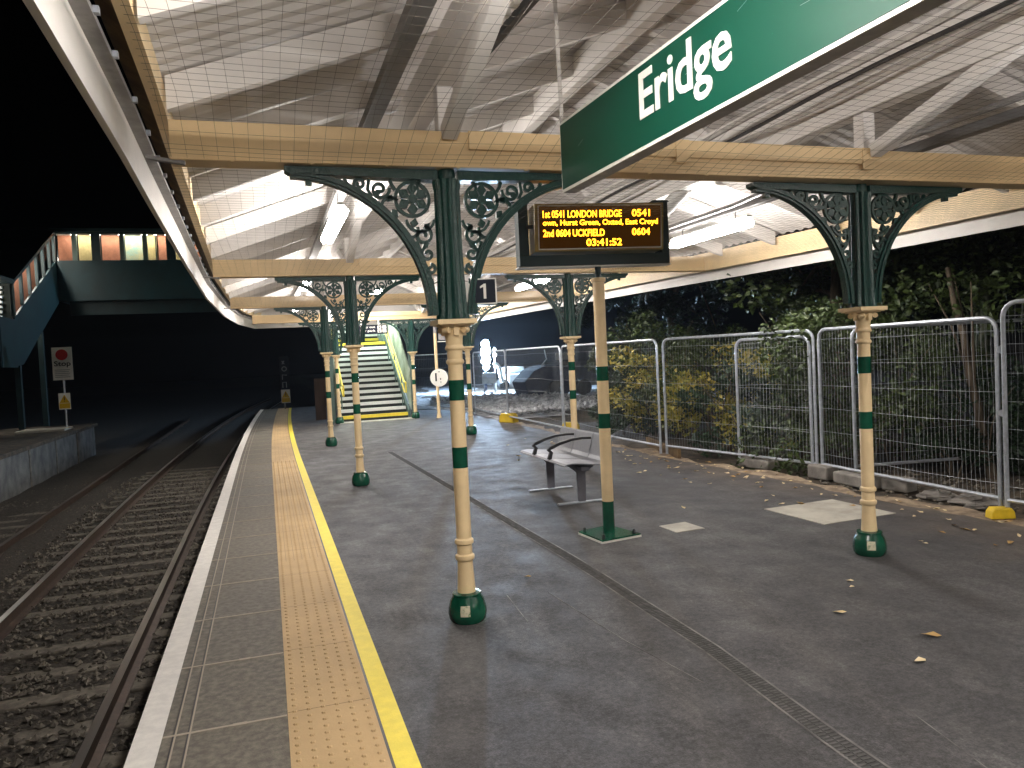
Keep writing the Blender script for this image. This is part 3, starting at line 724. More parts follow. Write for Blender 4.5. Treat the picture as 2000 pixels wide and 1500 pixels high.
th = -.127; AX = Vector((math.cos(th), math.sin(th), 0)); NR = Vector((math.sin(th), -math.cos(th), 0)); OC = Vector((1.64, 1.55, 0))
DP = lambda a, b, d: tuple(OC + AX * a + Vector((0, 0, b)) + NR * d)
fr = MB(); fr.prism([(-.67, 2.335), (.65, 2.335), (.65, 2.425), (-.67, 2.425)], DP, -.1, .06)
fr.prism([(-.67, 2.425), (-.585, 2.425), (-.585, 2.87), (-.67, 2.87)], DP, -.1, .06); fr.prism([(.58, 2.425), (.65, 2.425), (.65, 2.87), (.58, 2.87)], DP, -.1, .06)
fr.build('frame', 'tealdark', t, smooth=False, bevel=.004)
MB().prism([(-.685, 2.322), (.665, 2.322), (.665, 2.333), (-.685, 2.333)], DP, -.09, .05).prism([(.652, 2.345), (.658, 2.345), (.658, 2.66), (.652, 2.66)], DP, -.09, .05).build('edge_trim', 'lampback', t, smooth=False)
tilt = lambda a, b, d: DP(a, b, d + (2.62 - b) * -.10)
MB().prism([(-.55, 2.445), (.575, 2.445), (.575, 2.835), (-.55, 2.835)], tilt, -.14, .135).build('case', 'amberbox', t, smooth=False, bevel=.006)
MB().prism([(-.52, 2.46), (.555, 2.46), (.555, 2.82), (-.52, 2.82)], tilt, .1355, .139).build('bezel', 'lampback', t, smooth=False)
MB().prism([(-.512, 2.47), (.547, 2.47), (.547, 2.812), (-.512, 2.812)], tilt, .139, .142).build('screen', 'display', t, smooth=False)
rows = [('1st 0541 LONDON BRIDGE', -.48, 2.718, .68), ('0541', .29, 2.721, .16), ('own, Hurst Green, Oxted, East Croyd', -.48, 2.642, 1.0), ('2nd 0604 UCKFIELD', -.48, 2.564, .53), ('0604', .29, 2.566, .16), ('03:41:52', -.11, 2.484, .31)]
for s_, a0, b0, w_ in rows:
    mb = MB(); put_text(mb, s_, lambda a, b, d, a0=a0, b0=b0: tilt(a0 + a, b0 + b, .1435 + d), w=w_, h=.06, depth=.0005, bold=.02)
    mb.build('led_text', 'amber', t, smooth=False)
for a in (-.63, .61): MB().prism([(a - .1, 2.868), (a + .07, 2.868), (a + .05, 2.88), (a - .08, 2.88)], DP, -.05, .03).build('top_bracket', 'tealdark', t, smooth=False)
MB().beam(DP(-.6, 2.66, .06), DP(-.5, 2.66, .1), .02, .03).build('hinge', 'black', t, smooth=False)

# ------------------------------------------------------------------ bench
def bench():
    t = thing('metal_bench', 'grey perforated metal three seat bench with black armrests', 'bench', (2.1, 3.5, 0))
    bx = 2.02; prof = [(-.27, .435), (-.25, .452), (-.18, .458), (.0, .44), (.14, .425), (.19, .44), (.215, .48), (.25, .61), (.275, .695), (.29, .705)]
    for k, yc in enumerate((3.0, 3.49, 3.98)):
        mb = MB(); fnn = lambda a, b, q: (bx + a, q, b)
        mb.strip(prof, .012, fnn, yc - .237, yc + .237); mb.build('seat', 'seat', t)
    MB().box((bx - .06, 2.85, .36), (bx + .04, 4.15, .41)).build('beam', 'benchlegs', t, bevel=.01)
    for y in (3.0, 3.93):
        mb = MB(); mb.prism([(-.16, .44), (.16, .43), (.14, .38), (.05, .33), (.045, .02), (-.045, .02), (-.05, .33), (-.14, .4)][::-1], lambda a, b, q: (bx + a, q, b), y - .02, y + .02); mb.build('leg', 'benchlegs', t, smooth=False, bevel=.008)
        MB().box((bx - .27, y - .03, 0), (bx + .27, y + .03, .018)).build('foot_bar', 'galv', t, smooth=False, bevel=.005)
    for y in (3.245, 3.735):
        pts = [(-.26, .455), (-.235, .53), (-.265, .56), (-.24, .58), (-.13, .62), (0, .65), (.13, .66), (.235, .655)]
        MB().strip(pts, [.04, .035, .035, .035, .03, .026, .024, .022], lambda a, b, q: (bx + a, q, b), y - .018, y + .018).build('armrest', 'black', t, smooth=False)
    return t
bench()

# ------------------------------------------------------------------ mesh fence panels
def bar_path(w_, z0, z1, rc=.12):
    pts = [(0, z0 - .12), (0, z1 - rc)]; pts += [(rc - rc * math.cos(a), z1 - rc + rc * math.sin(a)) for a in (PI / 8, PI / 4, 3 * PI / 8, PI / 2)]
    pts += [(w_ - rc + rc * math.sin(a), z1 - rc + rc * math.cos(a)) for a in (0, PI / 8, PI / 4, 3 * PI / 8, PI / 2)] + [(w_, z0 - .12)]
    return pts
def panel(p, q, lab, z0=.15, z1=1.73, vs=.055, r=.02, name='mesh_fence_panel', seed=1, base=0.0, group='temporary mesh fence panels'):
    R = random.Random(seed); p = Vector((p[0], p[1], base)); q = Vector((q[0], q[1], base)); w_ = (q - p).length; d = (q - p).normalized(); nn = Vector((-d.y, d.x, 0))
    P = lambda a, z, o=0: tuple(p + d * a + Vector((0, 0, z)) + nn * o)
    t = thing(name, lab, 'fence panel', tuple(p), 0, group)
    mb = MB().tube([P(a, z) for a, z in bar_path(w_, z0, z1)], r, 8); mb.tube([P(.0, z0), P(w_, z0)], r * .9, 8); mb.build('frame', 'galv', t)
    mb = MB(); a = vs
    while a < w_ - .02:
        pts = [P(a + .006 * math.sin(7 * z + a * 3) + R.uniform(-.004, .004), z, .004 * math.sin(z * 6 + a)) for z in frange(z0, z1, .22)]
        mb.tube(pts, .0015 if vs < .052 else .001, 3, caps=False); a += vs
    for z in frange(z0 + .12, z1 - .12, .25)[0:]:
        mb.tube([P(b, z + R.uniform(-.006, .006) + .006 * math.sin(b * 3 + z)) for b in frange(0, w_, .4)], .0017, 4, caps=False)
    mb.build('wire_mesh', 'wire', t, smooth=False)
    return t
panel((5.07, 2.95), (4.95, .55), 'mesh fence panel behind the column with the white marked foot', seed=1, vs=.05)
panel((4.5, 5.62), (5.05, 3.02), 'mesh fence panel overlapped by the narrow gate panel', seed=2)
panel((4.80, 4.22), (5.02, 3.06), 'narrow mesh gate panel with rounded corners beside a concrete block', seed=3, z1=1.66, vs=.05)
panel((4.36, 9.36), (4.44, 5.7), 'mesh fence panel between bench post and leafy shrubs', seed=4)
panel((4.36, 13.0), (4.36, 9.44), 'mesh fence panel behind the bench with yellow foot', seed=5)
panel((4.46, 16.4), (4.37, 13.08), 'mesh fence panel in front of the floodlit rubble', seed=6)
panel((2.9, 17.9), (4.42, 16.6), 'far mesh fence panel turning towards the stairs', seed=7)
panel((7.9, 2.2), (5.25, 2.62), 'mesh fence panel standing crosswise behind the first panel, bluish', seed=8, vs=.09)
panel((4.93, .47), (5.25, -2.9), 'mesh fence panel clipped at the picture edge with its tall post', seed=9, z1=1.85)
o = MB().tube([(4.93, .51, .9), (4.95, .51, .9)], .03, 8).tube([(4.935, .5, 1.45), (4.955, .52, 1.45)], .035, 8).build('fence_clamp', 'galv'); tag(o, 'steel clamp joining two fence posts at the picture edge', 'clamp')
def foot(loc, rz, lab, m='fyellow', group=None):
    o = MB().prism([(-.3, 0), (.3, 0), (.27, .09), (.2, .13), (-.2, .13), (-.27, .09)], lambda a, b, q: (q, a, b), -.11, .11).build('yellow_block', m, bevel=.012)
    o.location = loc; o.rotation_euler = (0, 0, rz); tag(o, lab, 'fence block', group); return o
foot((4.86, .48, .0), 1.2, 'bright yellow fence foot at the edge of the tarmac beside a dirt patch').scale = (.5, .34, .7)
foot((4.5, 9.4, 0), 1.0, 'yellow fence foot behind the bench back').scale = (.8, .6, 1.9); foot((4.38, 13.05, 0), .5, 'dull yellow fence foot before the rubble').scale = (.9, .8, 1.7)
# concrete blocks and lumps under the fence
def block(x, y, sx, sy, sz, rz, lab):
    o = MB().box((-sx / 2, -sy / 2, 0), (sx / 2, sy / 2, sz)).build('concrete_block', 'concrete', bevel=.02); o.location = (x, y, -.01); o.rotation_euler = (0, 0, rz); tag(o, lab, 'block')
block(4.93, 4.0, .22, .55, .12, .15, 'low concrete block under the narrow gate panel, far end')
block(5.03, 2.9, .2, .3, .16, .1, 'concrete block holding the fence post beside the narrow gate')
block(5.02, 2.35, .2, .55, .13, -.05, 'long concrete block half hidden by the column with the marked foot')
block(5.16, 1.9, .18, .3, .14, .2, 'short concrete block just past the column with the marked foot')
def lump(x, y, s, lab, seed, m='concrete', name='rock'):
    R = random.Random(seed); mb = MB().lathe([(.02, 0)] + [(s * (1 - (i / 5) ** 2) ** .5 * R.uniform(.8, 1.1) + .01, s * .55 * i / 5) for i in range(6)], 9)
    mb.v = [(a * R.uniform(.8, 1.2), b * R.uniform(.8, 1.25), c * R.uniform(.8, 1.15)) for a, b, c in mb.v]
    o = mb.build(name, m, smooth=False); o.location = (x, y, -.02); o.rotation_euler = (0, 0, R.uniform(0, 6)); tag(o, lab, 'rock')
lump(5.2, 1.45, .16, 'grey angular rock beside the dirt under the mesh', 1); lump(5.32, 1.1, .2, 'larger grey rock in the leafy dirt', 2); lump(5.12, .95, .09, 'small pale rock on the dirt edge', 3)
struct(stones(900, (4.75, 6.6, -2.5, 3.2), bank_z, .012, .04, 9).build('loose_soil_stones', 'stone', smooth=False), 'stuff')
# timber edging board
mb = MB().beam((4.9, 7.0, .06), (4.52, 5.3, .06), .05, .14); o = mb.build('edging_board', 'brown', smooth=False); tag(o, 'dark timber board lying along the tarmac edge under the mesh', 'board')

# ------------------------------------------------------------------ fallen leaves
def leaf_mesh(s, m):
    mb = MB(); mb.add([(-s, 0, .002), (-.4 * s, -.42 * s, .3 * s), (.4 * s, -.36 * s, .12 * s), (s, 0, .25 * s), (.4 * s, .36 * s, .3 * s), (-.4 * s, .42 * s, .1 * s), (0, 0, .03 * s)], [(0, 1, 6), (1, 2, 6), (2, 3, 6), (3, 4, 6), (4, 5, 6), (5, 0, 6)])
    return mb.build('fallen_leaf', m, smooth=False)
R = random.Random(11)
big = [(2.19, -1.34, .055, 'deadleaf', 'long brown fallen leaf alone on the open tarmac'), (1.88, -1.57, .045, 'paleleaf', 'crumpled pale leaf on the tarmac near the drain side'), (2.02, -.85, .04, 'paleleaf', 'curled buff leaf on open tarmac below the marked column'),
       (2.5, -.39, .03, 'paleleaf', 'tiny pale leaf pair near the foot of the marked column'), (.61, .68, .03, 'deadleaf', 'reddish scrap lying beside the slot drain'), (2.42, -.5, .028, 'paleleaf', 'small whitish leaf south of the marked column foot')]
for x, y, s, m, lab in big:
    o = leaf_mesh(s, m); o.location = (x, y, .003); o.rotation_euler = (0, 0, R.uniform(0, 6)); tag(o, lab, 'leaf')
la = leaf_mesh(.034, 'paleleaf'); lb = leaf_mesh(.04, 'deadleaf')
tag(la, 'small pale fallen leaf on the tarmac along the fence', 'leaf', 'leaves scattered along the fence'); tag(lb, 'small brown fallen leaf on the tarmac along the fence', 'leaf', 'leaves scattered along the fence')
la.location = (4.2, 3, .004); lb.location = (4.35, 3.6, .004)
for k in range(190):
    src = la if R.random() < .6 else lb
    y = R.uniform(-.6, 9.5); e = lerp(EDGE, y) + .25; x = e - abs(R.gauss(0, .62))
    if x < 2.2 or (3.0 < x < 3.2 and abs(y) < .3): continue
    o = src.copy(); COL.objects.link(o); o.location = (x, y, .006); s = R.uniform(.6, 1.35); o.scale = (s, s, s); o.rotation_euler = (R.uniform(-.2, .2), R.uniform(-.2, .2), R.uniform(0, 6.28))

# ------------------------------------------------------------------ shrubs and trees on the bank
def leaf_cloud(n, centers, size, seed, frac=1.0, tri=False):
    R = random.Random(seed); mb = MB()
    for _ in range(n):
        c, rad = centers[R.randrange(len(centers))]
        while True:
            d = Vector((R.uniform(-1, 1), R.uniform(-1, 1), R.uniform(-1, 1)))
            if .3 < d.length < 1: break
        p = Vector((c[0] + d.x * rad[0], c[1] + d.y * rad[1], c[2] + d.z * rad[2]))
        if p.z < .02: continue
        s = size * R.uniform(.5, 1.3); ax = Vector((R.gauss(0, 1), R.gauss(0, 1), R.gauss(0, .6))).normalized()
        bx_ = ax.cross(Vector((R.gauss(0, 1), R.gauss(0, 1), R.gauss(0, 1)))).normalized(); nn = ax.cross(bx_)
        q = [p - ax * s, p - ax * s * .1 + bx_ * s * .55 + nn * s * .12, p + ax * s, p - ax * s * .1 - bx_ * s * .55 + nn * s * .12]
        mb.add([tuple(v) for v in q], [(0, 1, 2), (0, 2, 3)])
    return mb
def stems(seed, n, h, spread, r=.015):
    R = random.Random(seed); mb = MB()
    for k in range(n):
        a = R.uniform(0, 6.28); x, y = R.uniform(-.3, .3), R.uniform(-.3, .3); pts = [(x, y, 0)]
        for i in range(1, 6): pts.append((x + math.cos(a) * spread * (i / 5) ** 1.5 + R.uniform(-.06, .06), y + math.sin(a) * spread * (i / 5) ** 1.5 + R.uniform(-.06, .06), h * i / 5))
        mb.tube(pts, [r * (1 - .15 * i) for i in range(6)], 5)
    return mb
def shrub(seed, h, rx, leafm, n=3600, size=.05):
    R = random.Random(seed)
    cs = [((R.uniform(-rx, rx) * .8, R.uniform(-rx, rx) * .8, h * R.uniform(.08, .9)), (rx * R.uniform(.22, .42), rx * R.uniform(.22, .42), h * R.uniform(.1, .2))) for _ in range(16)]
    t = thing('bush', '', 'bush', (0, 0, 0), 0, 'shrubs behind the mesh fence')
    leaf_cloud(n, cs, size, seed).build('foliage', leafm, t, smooth=False, world=False)
    stems(seed, 7, h * .85, rx * .8).build('stem', 'bark', t, world=False)
    return t
s1 = shrub(21, 1.9, 1.0, 'leafg', 5200, .04); s2 = shrub(22, 1.7, .9, 'leafy', 3400, .042); s3 = shrub(23, 2.5, 1.2, 'leafg', 7000, .04); s4 = shrub(24, 1.3, .8, 'leafd', 3000)
place = [(s3, 5.9, 4.2, 0, 'tall green shrub behind the narrow gate panel'), (s2, 5.6, 5.6, .5, 'yellowing bush behind the panel overlapped by the gate'), (s1, 5.9, 6.9, 1, 'green bush beside the yellowing one behind the fence middle'),
         (s1, 6.1, 3.2, 2, 'leafy green bush behind the post with the concrete block'), (s2, 5.75, 7.8, 2.2, 'yellow leaved bush next to the display post outline'), (s4, 5.5, 4.9, 0, 'low dark bush at the fence foot'), (s3, 6.6, 9.2, 3, 'tall bush behind the bench post'),
         (s4, 6.9, 2.6, 4, 'sparse low dark bush beyond the marked column'), (s4, 8.6, 1.4, 1.5, 'dark leafy bush behind the crosswise panel'), (s4, 8.2, .1, 2.6, 'green bush at the picture edge behind the first panel'), (s4, 7.9, 1.9, 1, 'low dark bush behind the leaning trunk'),
         (s1, 6.8, 11.5, 4, 'bush behind the machine skip'), (s4, 5.6, 8.6, 2, 'low dark bush beside the bench')]
used = set()
for s, x, y, rz, lab in place:
    z = bank_z(x, y) - .02
    if id(s) not in used: used.add(id(s)); s.location = (x, y, z); s.rotation_euler = (0, 0, rz); s['label'] = lab
    else: copy_tree(s, (x, y, z), lab, rz)
def tree(loc, h, lean, r, crown, lab, seed, leafm='leafd', n=6000, size=.075, bark='bark', cat='tree'):
    R = random.Random(seed); t = thing('tree', lab, cat, loc, 0, 'trees on the bank')
    tr = MB(); pts = [(lean[0] * (i / 6), lean[1] * (i / 6), h * i / 6) for i in range(7)]
    tr.tube([(p[0] + R.uniform(-.04, .04), p[1] + R.uniform(-.04, .04), p[2] - (.1 if i == 0 else 0)) for i, p in enumerate(pts)], [r * (1 - .09 * i) for i in range(7)], 10)
    cs = []
    for k in range(crown[3]):
        a = R.uniform(0, 6.28); z0 = h * R.uniform(.35, .95); z1 = crown[1] + R.uniform(-1, 1) * crown[2]; d = crown[0] * R.uniform(.35, 1)
        p0 = Vector((lean[0] * z0 / h, lean[1] * z0 / h, z0)); p1 = Vector((lean[0] + math.cos(a) * d, lean[1] + math.sin(a) * d, z1))
        tr.tube([tuple(p0), tuple(p0.lerp(p1, .5) + Vector((0, 0, .15))), tuple(p1)], [r * .35, r * .22, r * .08], 6)
        cs.append((tuple(p1), (R.uniform(.45, .8), R.uniform(.45, .8), R.uniform(.3, .6))))
    tr.build('trunk', bark, t, world=False)
    if n: leaf_cloud(n, cs, size, seed).build('crown', leafm, t, smooth=False, world=False)
    return t
tree((8.0, 3.35, -.1), 6, (.1, .0, 0), .13, (2.0, 3.6, 1.6, 18), 'ivy green tree trunk rising above the fence near the canopy eaves', 31, 'leafg', 7000, .06, 'barkgreen')
tree((6.8, 2.15, -.1), 2.5, (-.1, .52, 0), .06, (.4, 2.5, .2, 3), 'pale leaning bare trunk behind the mesh', 32, 'leafg', 250, .045)
for k, (x, y, h_, lab) in enumerate(((7.4, 2.9, 3.2, 'thin dark sapling nearest the marked column behind the mesh'), (7.8, 2.1, 3.5, 'slim grey sapling behind the leaning pale trunk'), (7.3, 1.0, 2.8, 'crooked thin sapling by the tall fence post'), (8.1, 2.6, 3.4, 'slim sapling beside the ivy green trunk'))):
    tree((x, y, -.1), h_, (.15 * (-1) ** k, .1, 0), .035, (.5, 2.6, .4, 4), lab, 50 + k, 'leafg', 450, .05, 'barkgreen')
tree((7.6, 5.6, -.1), 6, (.2, .2, 0), .12, (2.0, 3.2, 1.6, 18), 'dark leafy tree behind the gate panel', 33, 'leafg', 7000, .06)
tree((9.0, 9.0, -.1), 7, (.2, -.3, 0), .15, (2.4, 3.6, 2.0, 20), 'dark tree behind the fence beyond the bench', 34, 'leafd', 7000, .08)
tree((9.6, 14.0, -.1), 7, (-.3, .2, 0), .16, (2.6, 4.0, 2.2, 20), 'dark tree beside the floodlit site', 35, 'leafd', 7000, .09)
tree((13, 22, -.1), 8, (.2, .2, 0), .2, (3.2, 4.2, 2.6, 22), 'dark tree beyond the site machines', 36, 'leafd', 7000, .11)
tree((10, -.5, -.1), 6, (.2, .2, 0), .14, (2.2, 3.2, 2.0, 18), 'dark tree at the picture edge', 37, 'leafd', 6000, .07)

# ------------------------------------------------------------------ floodlit works
mb = MB(); R = random.Random(3)
hx = lambda x, y: max(0, .30 * math.exp(-((x - 6.2) / 1.4) ** 2 - ((y - 18.5) / 1.6) ** 2) + .10 * math.sin(x * 4.1 + y * 2) * math.sin(y * 3.3 - x) + .05 * math.sin(x * 11 + y * 7))
mb.grid(frange(3.3, 14, .14), frange(14.2, 40, .2), lambda x, y: -.03 + hx(x, y) * min(1, max(0, (x - 4.4) * 1.4)) * min(1, (y - 14.2)) * (1 if y < 24 else max(.15, 1 - (y - 24) / 3)))
struct(mb.build('site_rubble_ground', 'rubble', smooth=False))
struct(stones(1500, (4.6, 9, 14.5, 24), lambda x, y: .1, .03, .13, 8).build('rubble_stones', 'rubble', smooth=False), 'stuff')
# floodlights on a machine mast
t = thing('floodlight_mast', 'blazing blue white work floodlights stacked on a mast', 'floodlight', (8.65, 30, 0))
MB().tube([(8.66, 30.1, 0), (8.66, 30.1, 2.3)], .05, 8).build('mast', 'machdark', t)
dirc = Vector((.4, -.86, -.25)).normalized()
for z, r in ((2.2, .2), (1.85, .27), (1.45, .24), (1.12, .15)):  # lens discs widened to the spread of their glare
    MB().tube([Vector((8.66, 30, z)), Vector((8.66, 30, z)) + dirc * .06], r, 14).build('floodlight', 'flood', t)
t = thing('work_lamp', 'smaller work lamp pair beside the blazing floodlight mast', 'lamp', (9.12, 30, 0))
MB().tube([(9.14, 30.1, 0), (9.14, 30.1, 2.0)], .035, 8).build('pole', 'machwhite', t)
for z, r in ((1.92, .075), (1.66, .1)): MB().tube([Vector((9.12, 30, z)), Vector((9.12, 30, z)) + dirc * .05], r, 12).build('lens', 'panelglow', t)
# white digger with cab, arm and counterweight
t = thing('excavator', 'white compact excavator with curved arm standing on the floodlit rubble', 'excavator', (10, 30.2, 0))
MB().box((9.74, 30, .05), (10.9, 31.4, .75)).build('body', 'machwhite', t, bevel=.05)
MB().box((9.8, 30.1, .77), (10.6, 31.2, 1.05)).build('engine_cover', 'machwhite', t, bevel=.06)
MB().strip([(9.0, 1.28), (9.15, 1.22), (9.27, 1.0), (9.32, .6), (9.4, .35)], .14, lambda a, b, q: (a, q, b), 29.7, 29.86).build('arm', 'machwhite', t, smooth=False)
for x in (9.5, 10.6): MB().tube([(x, 29.9, .25), (x, 30.5, .25)], .25, 16).build('track_wheel', 'tyre', t)
MB().box((10.2, 29.985, .42), (10.7, 29.998, .52)).box((10.2, 29.985, .2), (10.6, 29.998, .26)).build('decal', 'machdark', t, smooth=False)
o = MB().box((8.25, 29.2, .36), (8.92, 29.26, .86)).build('notice_board', 'slab', bevel=.01); tag(o, 'pale board on legs in front of the floodlight mast', 'board')
MB().box((8.45, 29.19, .62), (8.8, 29.199, .76)).build('print', 'greyink', o, smooth=False); MB().box((8.3, 29.2, -.02), (8.36, 29.26, .36)).box((8.8, 29.2, -.02), (8.86, 29.26, .36)).build('leg', 'trunk', o, smooth=False)
# dumper with its tipping skip
t = thing('dumper', 'dark dumper with angular tipping skip and two cyan marker lamps', 'dumper', (8.9, 22, 0))
MB().prism([(7.79, .58), (8.2, 1.0), (8.7, 1.18), (9.6, 1.15), (9.9, .6), (9.5, .1), (8.9, -.0), (8.35, -.06), (8.02, -.1)][::-1], lambda a, b, q: (a, q, b), 21.9, 23.4).build('skip', 'machdark', t, smooth=False, bevel=.04)
MB().strip([(8.6, 1.15), (8.85, 1.4), (8.78, 1.75)], .03, lambda a, b, q: (a, q, b), 22.3, 22.34).build('roll_bar', 'machwhite', t, smooth=False)
for x in (9.0, 10.1): MB().tube([(x, 21.8, .3), (x, 22.2, .3)], .3, 18).build('wheel', 'tyre', t)
for z in (.14, -.02 + .35): MB().tube([(9.2, 21.83, z), (9.2, 21.78, z)], .055, 10).build('marker_lamp', 'cyan', t)
o = MB().box((8.95, 21.6, 1.35), (9.45, 21.63, 1.6)).build('number_plate_board', 'slab', smooth=False); tag(o, 'small pale plate above the dark dumper skip', 'plate'); MB().tube([(9.2, 21.66, 0), (9.2, 21.66, 1.5)], .015, 6).build('post', 'trunk', o)

# ------------------------------------------------------------------ stairs up to the footbridge
st = thing('footbridge_stairs', 'covered footbridge stairs with white nosings and yellow handrails', 'stairs', (1.7, 16.6, 0))
XA, XB = .80, 2.60; Y0 = 16.75; rise, going = .16, .27; n1 = 14
def steps(y0, z0, n, xa, xb, yellow):
    for k in range(n):
        y = y0 + k * going; z = z0 + k * rise
        MB().box((xa, y, z - .3 if k else z), (xb, y + going + .01, z + rise - .002)).build('step', 'stepdark', st, smooth=False)
        MB().box((xa + .003, y - .012, z + rise * .48), (xb - .003, y + .06, z + rise + .004)).build('nosing', 'yellow' if k in yellow else 'stepwhite', st, smooth=False)
steps(Y0, 0, n1, XA, XB, (0, 13))
yl = Y0 + n1 * going; zL = n1 * rise
MB().box((XA, yl, zL - .25), (XB, yl + 1.2, zL)).build('landing', 'stepdark', st, smooth=False)
steps(yl + 1.2, zL, 11, XA, XB, (0,))
ytop = yl + 1.2 + 11 * going; ztop = zL + 11 * rise
MB().box((XA, ytop, ztop - .25), (XB, 28.2, ztop)).build('landing', 'stepdark', st, smooth=False)
path = [(Y0, 0), (yl, zL), (yl + 1.2, zL), (ytop, ztop), (28.1, ztop)]
for x, m in ((XA - .07, 'stringer'), (XB + .01, 'stringer')):
    MB().prism([(y, z - .25) for y, z in path] + [(y, z + .22) for y, z in path[::-1]], lambda a, b, q: (q, a, b), x, x + .06).build('stringer', m, st, smooth=False)
for x, mm in ((XA - .12, 'palewall'), (XB + .09, 'palewall')):
    MB().prism([(y, z + .225) for y, z in path] + [(y, z + (1.9 if y > 17 else 1.35)) for y, z in path[::-1]], lambda a, b, q: (q, a, b), x, x + .03).build('side_panel', mm, st, smooth=False)
for x in (XA + .05, XB - .06):
    for dz, r in ((1.0, .024), (.72, .02)):
        MB().tube([(x, Y0 - .25, dz)] + [(x, y, z + dz) for y, z in path], r, 8).build('handrail', 'yellow', st)
    MB().tube([(x, Y0 - .25, 1.0), (x, Y0 - .25, .72)], .022, 8).build('handrail_end', 'yellow', st)
    for q in range(4):
        y = Y0 + .4 + q * 1.1; z = (y - Y0) * rise / going; MB().tube([(x, y, z), (x, y, z + 1.0)], .018, 6).build('baluster', 'stringer', st)
MB().box((XA - .1, 16.25, 0.0), (XB + .1, Y0 - .003, .012)).build('threshold', 'slab', st, smooth=False)
for x in (XA - .2, XB + .17): MB().box((x - .05, 16.85, 0), (x + .05, 16.95, 2.6)).build('portal_post', 'stringer', st, smooth=False)
# stair roof with lamps
MB().prism([(18.3, 3.35), (ytop + .3, ztop + 2.5), (28.0, ztop + 2.5), (28.0, ztop + 2.56), (ytop + .3, ztop + 2.56), (18.3, 3.41)][::-1], lambda a, b, q: (q, a, b), XA - .1, XB + .1).build('stair_roof', 'tealdark', st, smooth=False)
for y, z in ((19.2, 3.45), (22.0, 4.2), (25.5, ztop + 2.35)):
    o = MB().box((1.62, y - .5, z - .04), (1.78, y + .5, z)).build('stair_lamp', 'stairlamp', smooth=False); tag(o, 'strip lamp under the stair roof at %s' % {19.2: 'its foot', 22.0: 'its middle', 25.5: 'its head'}[y], 'lamp')
# brown boarding beside the stairs
o = MB().box((.2, 18.3, 0), (.50, 18.36, 1.2)).build('boarding', 'hut', smooth=False); tag(o, 'low dark brown boarding beside the stair foot', 'boarding')
# way out sign hung over the stairs
t = thing('direction_sign', 'hanging dark direction sign with two white lines reading Way out and Car park', 'sign', (1.65, 16.1, 2.5))
MB().box((1.12, 16.08, 2.34), (2.06, 16.13, 2.585)).build('board', 'navy', t, smooth=False)
mb = MB()
for z, s_ in ((2.485, 'Way out'), (2.385, 'Car park')):
    put_text(mb, s_, lambda a, b, d, z=z: (1.33 + a, 16.077 - d, z + b), w=.40, h=.075, bold=.01)
    for x in (1.79, 1.92): mb.box((x, 16.072, z - .008), (x + .1, 16.078, z + .075))
mb.build('lettering', 'signwhite', t, smooth=False)
mb = MB()
for z in (2.485, 2.385):
    mb.prism([(1.84, z), (1.875, z + .03), (1.848, z + .03), (1.848, z + .065), (1.832, z + .065), (1.832, z + .03), (1.805, z + .03)], lambda a, b, q: (a, q, b), 16.068, 16.071)
mb.build('arrow', 'ink', t, smooth=False)
for x in (1.35, 1.8): MB().box((x, 16.09, 2.587), (x + .04, 16.12, 2.72)).build('hanger', 'fascia', t, smooth=False)
# lit platform sign seen edge on
t = thing('lit_sign', 'glowing white box sign hanging edge on before the stair column', 'sign', (.4, 14, 2.8))
MB().prism([(0, 2.56), (1, 2.64), (1, 3.04), (0, 3.08)], lambda a, b, q: (.29 + a * .2, 13.9 + a * .35 + q, b), 0, .05).build('box', 'panelglow', t, smooth=False)
MB().box((.36, 13.7, 3.002), (.4, 13.74, 3.2)).build('hanger', 'trunk', t, smooth=False)
# round sign on a thin cream post
t = thing('round_sign', 'round white sign on a slim cream post by the far fence', 'sign', (3.31, 15.96, 0))
MB().lathe([(.07, 0), (.055, .1), (.045, .14), (.042, 2.3)], 16, (3.31, 15.96)).build('post', 'cream', t)
MB().tube([(3.35, 15.90, 1.09), (3.345, 15.885, 1.09)], .24, 36).build('disc', 'signwhite', t)
mb = MB().box((3.24, 15.868, 1.0), (3.28, 15.874, 1.22)).box((3.37, 15.868, 1.03), (3.42, 15.874, 1.08)).box((3.38, 15.868, .95), (3.42, 15.874, .99)).box((3.33, 15.868, 1.24), (3.37, 15.874, 1.26)); mb.build('symbol', 'ink', t, smooth=False)
MB().lathe([(.05, 2.3), (.05, 2.6)], 12, (3.31, 15.96)).build('post_cap', 'greymetal', t)
MB().box((3.4, 15.92, 2.1), (3.7, 16.0, 2.32)).build('camera_box', 'greymetal', t, bevel=.01); MB().box((3.36, 15.9, 2.05), (3.75, 15.93, 2.075)).build('bracket_arm', 'signwhite', t, smooth=False)

